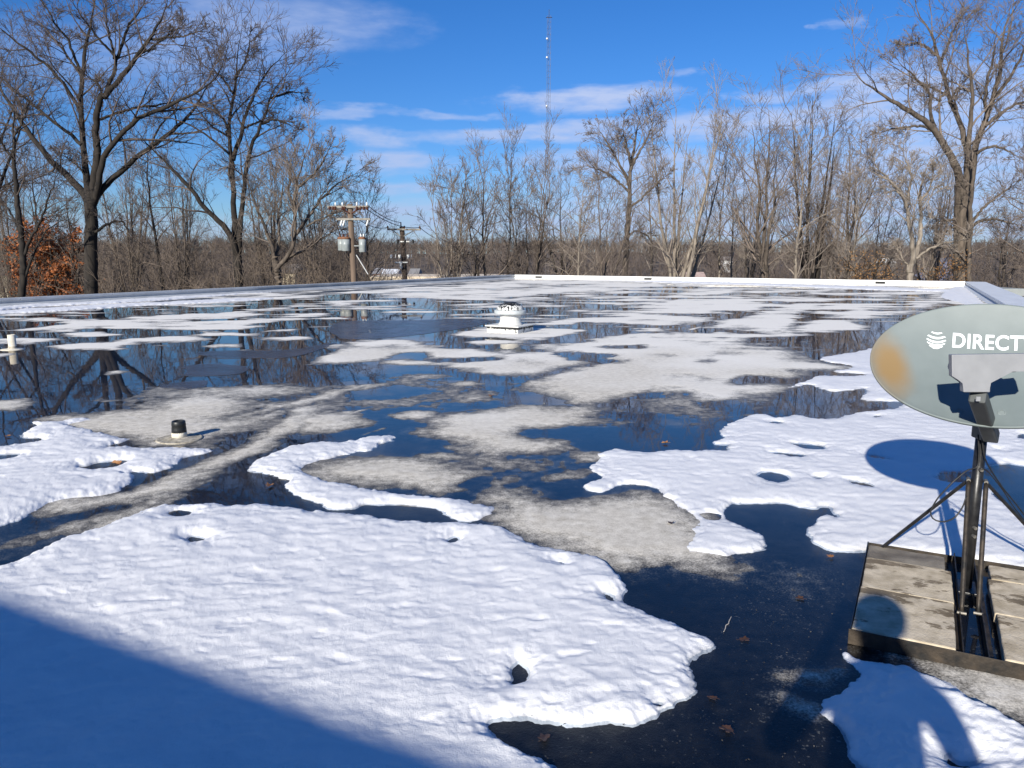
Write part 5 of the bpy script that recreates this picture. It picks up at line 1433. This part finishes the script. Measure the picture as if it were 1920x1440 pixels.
def up_pole(label, D, xt, yt, xb, yb_, r, m):
    t = atY(xt, yt, D); b = atY(xb, yb_, D)
    d = (b - t) / (b.z - t.z)
    zb = float(gz(b.x, D)) - .5
    foot = t + d * (zb - t.z)
    root = thing('utility_pole', label, 'utility pole', foot)
    bm = bmesh.new(); cyl(bm, Vector((0, 0, 0)), t - foot, r * 1.25, r, 16)
    obj('pole', bm, m, root, True)
    return root, foot
u1, f1 = up_pole('tan wooden utility pole carrying three pale transformers', PD, 656, 383, 664, 530, .185, WOODP)
def at1(x, y, D=PD, f=f1): return atY(x, y, D) - f
def beam(name, root, p, q, w, h, m):
    bm = bmesh.new(); bar(bm, p, q, w, h); return obj(name, bm, m, root)
o = beam('crossarm', u1, at1(614, 388, PD - .25), at1(691, 388, PD - .25), .12, .15, WOODG)
beam('crossarm', u1, at1(631, 411, PD - .25), at1(695, 411, PD - .25), .12, .14, WOODG)
for x0, x1 in ((641, 655), (674, 659)):
    bm = bmesh.new(); cyl(bm, at1(x0, 391, PD - .3), at1(x1, 400, PD - .2), .05); obj('brace', bm, PORC, u1)
for x in (618, 624, 628, 642, 646, 669, 676, 682, 688):
    bm = bmesh.new(); p = at1(x, 390, PD - .35); add_lathe(bm, [(.04, -.12), (.10, -.10), (.06, -.05), (.11, -.02), (.06, .03), (.10, .06), (.03, .11)], 10, tuple(p)); obj('insulator', bm, PORC, u1, True)
for x in (629, 642, 669, 688):
    bm = bmesh.new(); p = at1(x, 386, PD - .25); add_lathe(bm, [(.03, -.02), (.06, .12), (.05, .2), (.02, .24)], 8, tuple(p)); obj('pin_insulator', bm, PORW, u1, True)
for x in (640, 645, 689):
    bm = bmesh.new(); cyl(bm, at1(x + 1, 413, PD - .35), at1(x - 2, 423, PD - .35), .055); obj('fuse_cutout', bm, PORW, u1)
for x, ya, yc, w, dd in ((641, 447, 470, 7, .35), (649, 447, 471, 7.6, -.25), (680, 447, 473, 6.6, -.1)):
    p0 = at1(x, yc, PD + dd); p1 = at1(x, ya, PD + dd); r = w / F * PD
    bm = bmesh.new(); H_ = p1.z - p0.z
    add_lathe(bm, [(r * .9, 0), (r, .04), (r, H_ * .5), (r * 1.02, H_ * .52), (r, H_ * .55), (r, H_ - .02)], 20, tuple(p0)); o = obj('transformer', bm, TRANS, u1, True)
    bm = bmesh.new(); add_lathe(bm, [(r * 1.06, H_ - .05), (r * 1.06, H_ + .04), (r * .8, H_ + .1), (.02, H_ + .12)], 20, tuple(p0)); obj('lid', bm, RUSTT, o, True)
    for s in (-.4, .4):
        bm = bmesh.new(); add_lathe(bm, [(.04, H_ + .08), (.055, H_ + .2), (.03, H_ + .3)], 8, (p0.x + s * r, p0.y, p0.z)); obj('bushing', bm, PORC if x < 660 else PORW, o, True)
beam('transformer_bracket', u1, at1(664, 461, PD - .1), at1(674, 461, PD - .1), .06, .06, TRANS)
bm = bmesh.new(); cyl(bm, at1(668, 478, PD), at1(690, 514, PD + .4), .035); obj('guy_guard', bm, PORW, u1)
for xa, ya, xb2, yb2 in ((630, 390, 632, 410), (690, 390, 694, 411), (632, 413, 646, 445), (694, 413, 682, 445), (688, 413, 692, 446)):
    bm = bmesh.new(); cyl(bm, at1(xa, ya, PD - .3), at1(xb2, yb2, PD - .3), .022, n=6); obj('jumper_wire', bm, CABLE, u1)
D2 = 66.0
u2, f2 = up_pole('thin dark utility pole farther off with a single wide crossarm', D2, 753.5, 425, 759.5, 530, .2, WOODD)
def at2(x, y, d=0): return atY(x, y, D2 + d) - f2
beam('crossarm', u2, at2(726, 430, -.3), at2(789, 430.5, -.3), .12, .15, WOODG)
for x0, x1 in ((735, 751), (778, 757)):
    bm = bmesh.new(); cyl(bm, at2(x0, 431, -.35), at2(x1, 443, -.3), .04); obj('brace', bm, WOODG, u2)
bm = bmesh.new(); cyl(bm, at2(752, 427), at2(751.5, 417), .05); obj('pole_top_pin', bm, PORC, u2)
for x in (727, 758, 787):
    bm = bmesh.new(); add_lathe(bm, [(.03, -.02), (.09, .1), (.07, .2), (.02, .26)], 8, tuple(at2(x, 429, -.3))); obj('pin_insulator', bm, PORC, u2, True)
beam('lower_arm', u2, at2(744, 453, -.3), at2(768, 453, -.3), .08, .1, PORW)
for x in (746, 759, 774):
    bm = bmesh.new(); cyl(bm, at2(x, 449, -.35), at2(x, 456.5, -.35), .10); obj('arrester', bm, CABLE, u2)
beam('lower_arm', u2, at2(740, 492, -.3), at2(764, 492, -.3), .08, .1, PORW)
for x in (733, 749, 765):
    bm = bmesh.new(); cyl(bm, at2(x, 477.5, -.4), at2(x + 1, 484.5, -.4), .10, .13); obj('fuse_cutout', bm, PORW, u2, True)
for x in (741, 771):
    bm = bmesh.new(); cyl(bm, at2(x, 484, -.4), at2(x + 1, 477, -.4), .03); obj('fuse_hook', bm, PORW, u2)
bm = bmesh.new(); cyl(bm, at2(751, 492, -.4), at2(752, 503, -.4), .12); obj('meter_box', bm, PORW, u2)
def wire(label, p, q, sag):
    n = 24
    pts = [p.lerp(q, i / n) - Vector((0, 0, sag * 4 * (i / n) * (1 - i / n))) for i in range(n + 1)]
    bm = bmesh.new(); add_tube(bm, [tuple(x) for x in pts], .028, 5); tag(obj('power_line', bm, CABLE), label, 'power line', 'wires between the utility poles')
wire('upper wire from the transformer pole to the pin on the dark pole', atY(688, 384, PD - .25), atY(752, 417, D2), .25)
wire('wire from the transformer pole to the right end of the dark pole crossarm', atY(682, 388, PD - .3), atY(787, 426.5, D2 - .3), .45)
wire('wire from the transformer pole to the left end of the dark pole crossarm', atY(646, 388, PD - .3), atY(727, 426.5, D2 - .3), .5)
wire('wire running on from the dark pole into the middle trees', atY(787, 426.5, D2 - .3), atY(860, 446, 110), .8)

def radio_mast():
    D = 240.0
    t = atY(1029.5, 30, D); bx = t.x; H0 = float(gz(bx, D)) - .5
    root = thing('radio_mast', 'very tall thin lattice radio mast rising above the centre trees', 'radio mast', (bx, D, H0))
    H = t.z - H0; w = .62
    legs = [(w * math.cos(a), w * math.sin(a)) for a in (math.pi / 2, math.pi * 7 / 6, math.pi * 11 / 6)]
    bm = bmesh.new()
    for x, y in legs: cyl(bm, Vector((x, y, 0)), Vector((x, y, H)), .04, n=6)
    n = int(H / 1.7)
    for i in range(n):
        z0, z1 = H * i / n, H * (i + 1) / n
        for k in range(3):
            a, b = legs[k], legs[(k + 1) % 3]
            cyl(bm, Vector((*a, z0)), Vector((*b, z1 if i % 2 else z0 + (z1 - z0) * .98)), .022, n=4)
            cyl(bm, Vector((*a, z1)), Vector((*b, z1)), .02, n=4)
    obj('lattice', bm, mat('galvanised lattice', (.10, .10, .12), (.17, .17, .19), scale=.2, rough=.6), root)
    bm = bmesh.new(); cyl(bm, Vector((0, 0, H)), Vector((0, 0, H + 1.8)), .07); obj('top_antenna', bm, CABLE, root)
    for y in (73, 108, 199):
        z = atY(1027, y, D).z - H0
        bm = bmesh.new(); add_lathe(bm, [(.05, -.3), (.26, -.2), (.28, .2), (.05, .3)], 12, (-.55, -.3, z)); obj('beacon', bm, PORW, root)
    bm = bmesh.new(); cyl(bm, Vector((-.9, 0, H - .4)), Vector((.9, 0, H - .4)), .1); obj('top_bracket', bm, CABLE, root)
radio_mast()

# ---------------------------------------------------------------- houses far below
def house(name, label, x0, x1, ytop, D, wallh, roofh, wcol, rcol, deep=8, rot=0.0, flat=False, wins=2):
    a = atY(x0, ytop, D); b = atY(x1, ytop, D); W = b.x - a.x
    cx = (a.x + b.x) / 2
    zt = a.z; zb = min(float(gz(cx, D)) - .5, zt - 3)
    root = thing(name, label, 'house' if not flat else 'building', (cx, D + deep / 2, zb), rot)
    H = zt - zb
    wm = mat(name + ' wall', wcol, tuple(c * .9 for c in wcol), scale=2, rough=.8); rm = mat(name + ' roof', rcol, tuple(c * .85 for c in rcol), scale=3, rough=.9)
    bm = bmesh.new(); add_box(bm, (0, 0, (H - roofh) / 2), (W, deep, H - roofh)); obj('wall', bm, wm, root)
    bm = bmesh.new()
    e = .35
    if flat:
        add_box(bm, (0, 0, H - roofh / 2), (W + .5, deep + .5, roofh), bev=.04)
    else:
        z0 = H - roofh
        v = [bm.verts.new(p) for p in ((-W / 2 - e, -deep / 2 - e, z0 - .1), (W / 2 + e, -deep / 2 - e, z0 - .1), (W / 2 + e, deep / 2 + e, z0 - .1), (-W / 2 - e, deep / 2 + e, z0 - .1), (-W / 2 - e, 0, H), (W / 2 + e, 0, H))]
        for f in ((0, 1, 5, 4), (2, 3, 4, 5), (0, 4, 3), (1, 2, 5), (3, 2, 1, 0)): bm.faces.new([v[i] for i in f])
    obj('roof', bm, rm, root)
    for i in range(wins):
        x = W * ((i + .5) / wins - .5)
        bm = bmesh.new(); add_box(bm, (x, -deep / 2 - .02, (H - roofh) * .62), (min(1.1, W * .22), .06, 1.1)); o = obj('window', bm, DARK, root)
        bm = bmesh.new()
        add_box(bm, (x, -deep / 2 - .015, (H - roofh) * .62), (min(1.1, W * .22) + .2, .04, 1.3))
        obj('window_frame', bm, wm, o)
house('low_building', 'long low flat building with cream fascia behind the two utility poles', 692, 945, 518.5, 112, 3, 1.0, (.62, .50, .36), (.70, .58, .43), deep=14, flat=True, wins=5)
house('house', 'small white house just right of the dark utility pole', 768, 782, 504, 190, 3, 1.2, (.72, .72, .68), (.28, .27, .26), wins=1)
house('house', 'pale house with snow-dusted roof left of the dark utility pole', 716, 742, 505, 180, 3, 1.5, (.35, .33, .33), (.66, .68, .72), wins=2)
house('house', 'house with dull red front between the utility poles', 700, 712, 503, 200, 3, 1.3, (.25, .12, .10), (.3, .3, .32), wins=1)
house('house', 'low house with rounded pinkish roof beyond the white parapet', 1294, 1327, 511, 120, 3, 1.6, (.38, .33, .30), (.46, .34, .30), wins=2)
house('house', 'distant white house glimpsed between slim trunks', 1358, 1374, 481, 330, 3, 1.5, (.75, .74, .72), (.25, .22, .2), wins=1)
house('house', 'distant house with pale roof right of the orange willow', 1660, 1680, 484, 300, 3, 1.8, (.30, .27, .24), (.62, .6, .55), wins=1)
house('house', 'pale yellow house glimpsed at the left edge under the slim dark tree', -8, 12, 500, 150, 3, 1.6, (.62, .56, .40), (.25, .22, .2), wins=1)
house('house', 'cream house behind the cut trunk of the rounded many-stemmed tree', 528, 552, 496, 140, 3, 1.4, (.66, .56, .38), (.25, .22, .2), wins=1)
house('shed', 'grey flat-roofed shed just beyond the right parapet', 1880, 1912, 541, 50, 3, .5, (.20, .21, .20), (.30, .32, .31), deep=3, flat=True, wins=1)
def far_road():
    V, Q = [], []
    for i, D in enumerate(np.linspace(190, 470, 40)):
        c = atY(1770 - 12 * math.sin(i * .15), 500, D).x; w = 7 + 2 * math.sin(i)
        for s in (-1, 1):
            x = c + s * w; V.append((x, D, float(gz(x, D)) + .35))
        if i: Q.append((2 * i - 2, 2 * i - 1, 2 * i + 1, 2 * i))
    tag(link('road', np_mesh('road', V, Q), mat('pale wet road', (.30, .30, .36), (.38, .38, .44), scale=.2, rough=.5)), 'pale road climbing the far slope', kind='structure')
far_road()

# ---------------------------------------------------------------- the photographer, whose shadow falls on the blocks and snow
def skin_body(name, chain, edges, root_i, m, sub=1):
    me = bpy.data.meshes.new(name)
    me.from_pydata([c[:3] for c in chain], edges, [])
    o = bpy.data.objects.new(name, me); C.objects.link(o)
    sk = o.modifiers.new('skin', 'SKIN'); sk.use_smooth_shade = True
    for i, c in enumerate(chain):
        v = me.skin_vertices[0].data[i]
        v.radius = (c[3], c[4] if len(c) > 4 else c[3]); v.use_root = (i == root_i)
    ss = o.modifiers.new('sub', 'SUBSURF'); ss.levels = sub; ss.render_levels = sub
    dg = bpy.context.evaluated_depsgraph_get(); dg.update()
    me2 = bpy.data.meshes.new_from_object(o.evaluated_get(dg))
    bpy.data.objects.remove(o)
    me2.name = name
    return me2
def build_person():
    SK = mat('skin', (.45, .27, .19), (.5, .31, .22), scale=20, rough=.6)
    CO = mat('dark winter coat', (.02, .024, .035), (.035, .04, .055), scale=20, rough=.85, bump=.2)
    JE = mat('jeans', (.03, .045, .08), (.05, .07, .12), scale=60, rough=.9)
    HA = mat('brown hair', (.03, .02, .013), (.06, .04, .026), scale=40, rough=.6)
    root = thing('person', 'photographer in a dark coat whose head and shoulders shadow falls across the concrete blocks', 'person', (-.10, -.42, 0), -math.radians(14))
    V = []; E = []
    def add(p, prev=None):
        V.append(p); i = len(V) - 1
        if prev is not None: E.append((prev, i))
        return i
    pel = add((0, 0, .93, .15, .11))
    ab = add((0, .0, 1.10, .15, .11), pel); ch = add((0, 0, 1.28, .17, .125), ab); nk0 = add((0, -.01, 1.43, .10, .085), ch); nk = add((0, 0, 1.49, .058, .058), nk0)
    hd0 = add((0, .015, 1.56, .078, .085), nk); hd1 = add((0, .015, 1.64, .082, .095), hd0); add((0, .005, 1.715, .055, .062), hd1)
    wr = {}
    for s in (-1, 1):
        sh = add((s * .19, -.01, 1.395, .068), nk0); el = add((s * .30, .10, 1.17, .05), sh)
        w = add((s * .105, .30, 1.475, .031), el); h1 = add((s * .085, .325, 1.52, .036, .02), w); add((s * .07, .335, 1.565, .034, .016), h1)
        wr[s] = w
        hp = add((s * .095, 0, .86, .095), pel); kn = add((s * .105, .02, .49, .063), hp); an = add((s * .11, -.02, .09, .042), kn); add((s * .125, .12, .035, .04), an)
    me = skin_body('body', V, E, pel, CO, 2)
    o = link('body', me, CO, root)
    me.materials.append(SK); me.materials.append(JE)
    for p in me.polygons:
        p.use_smooth = True
        c = p.center
        if c.z > 1.475 and abs(c.x) < .12 and c.y < .2: p.material_index = 1
        elif c.y > .295: p.material_index = 1
        elif c.z < .92: p.material_index = 2
    # face and hair
    bm = bmesh.new()
    r = bmesh.ops.create_uvsphere(bm, u_segments=20, v_segments=14, radius=1)
    for v in bm.verts: v.co = Vector((v.co.x * .108, v.co.y * .115 - .012, v.co.z * .092 + 1.685))
    bmesh.ops.delete(bm, geom=[v for v in bm.verts if v.co.z < 1.64 and v.co.y > .0], context='VERTS')
    obj('hair', bm, HA, root, True)
    bm = bmesh.new(); add_tube(bm, [(0, .10, 1.645), (0, .122, 1.618), (0, .118, 1.605)], [.008, .013, .009], 8); obj('nose', bm, SK, root, True)
    bm = bmesh.new(); add_tube(bm, [(-.025, .10, 1.575), (0, .108, 1.575), (.025, .10, 1.575)], [.004, .007, .004], 8); obj('mouth', bm, mat('lips', (.35, .13, .11), (.38, .15, .12)), root, True)
    for s in (-1, 1):
        bm = bmesh.new(); bmesh.ops.create_uvsphere(bm, u_segments=12, v_segments=8, radius=.011, matrix=Matrix.Translation((s * .033, .092, 1.645))); obj('eye', bm, mat('eye', (.5, .48, .45), (.6, .58, .55)), root, True)
        bm = bmesh.new(); add_tube(bm, [(s * .084, .005, 1.60), (s * .094, .0, 1.63), (s * .090, -.005, 1.655)], [.008, .014, .007], 8); obj('ear', bm, SK, root, True)
        # fingers: four on the far side of the phone, thumb on the near side
        for k in range(4):
            z = 1.50 + k * .021; L_ = (.9, 1.05, 1.0, .8)[3 - k]
            ch_ = [(s * .085, .325, z, .0095), (s * .092, .352, z + .004, .009), (s * .080, .372 + .002 * k, z + .006, .0085), (s * (.080 - .022 * L_), .376, z + .006, .0075)]
            link('finger', skin_body('finger', ch_, [(0, 1), (1, 2), (2, 3)], 0, SK), SK, root)
        ch_ = [(s * .08, .315, 1.515, .012), (s * .075, .325, 1.54, .0105), (s * .062, .338, 1.556, .009)]
        link('thumb', skin_body('thumb', ch_, [(0, 1), (1, 2)], 0, SK), SK, root)
        bm = bmesh.new(); add_box(bm, (s * .12, .06, .04), (.10, .28, .08), bev=.03); obj('shoe', bm, HA, root, True)
    c, s_ = math.cos(-math.radians(14)), math.sin(-math.radians(14))
    ph = thing('phone', 'dark phone held up in both hands by the photographer', 'phone', (-.10 - .355 * s_ * 1.0, -.42 + .355 * c, 1.545), -math.radians(14))
    bm = bmesh.new(); add_box(bm, (0, 0, 0), (.147, .008, .072), bev=.003); obj('case', bm, BLACK, ph)
    bm = bmesh.new(); add_box(bm, (0, -.0046, 0), (.138, .001, .065)); obj('screen', bm, mat('dark glass', (.01, .01, .012), rough=.1), ph)
build_person()
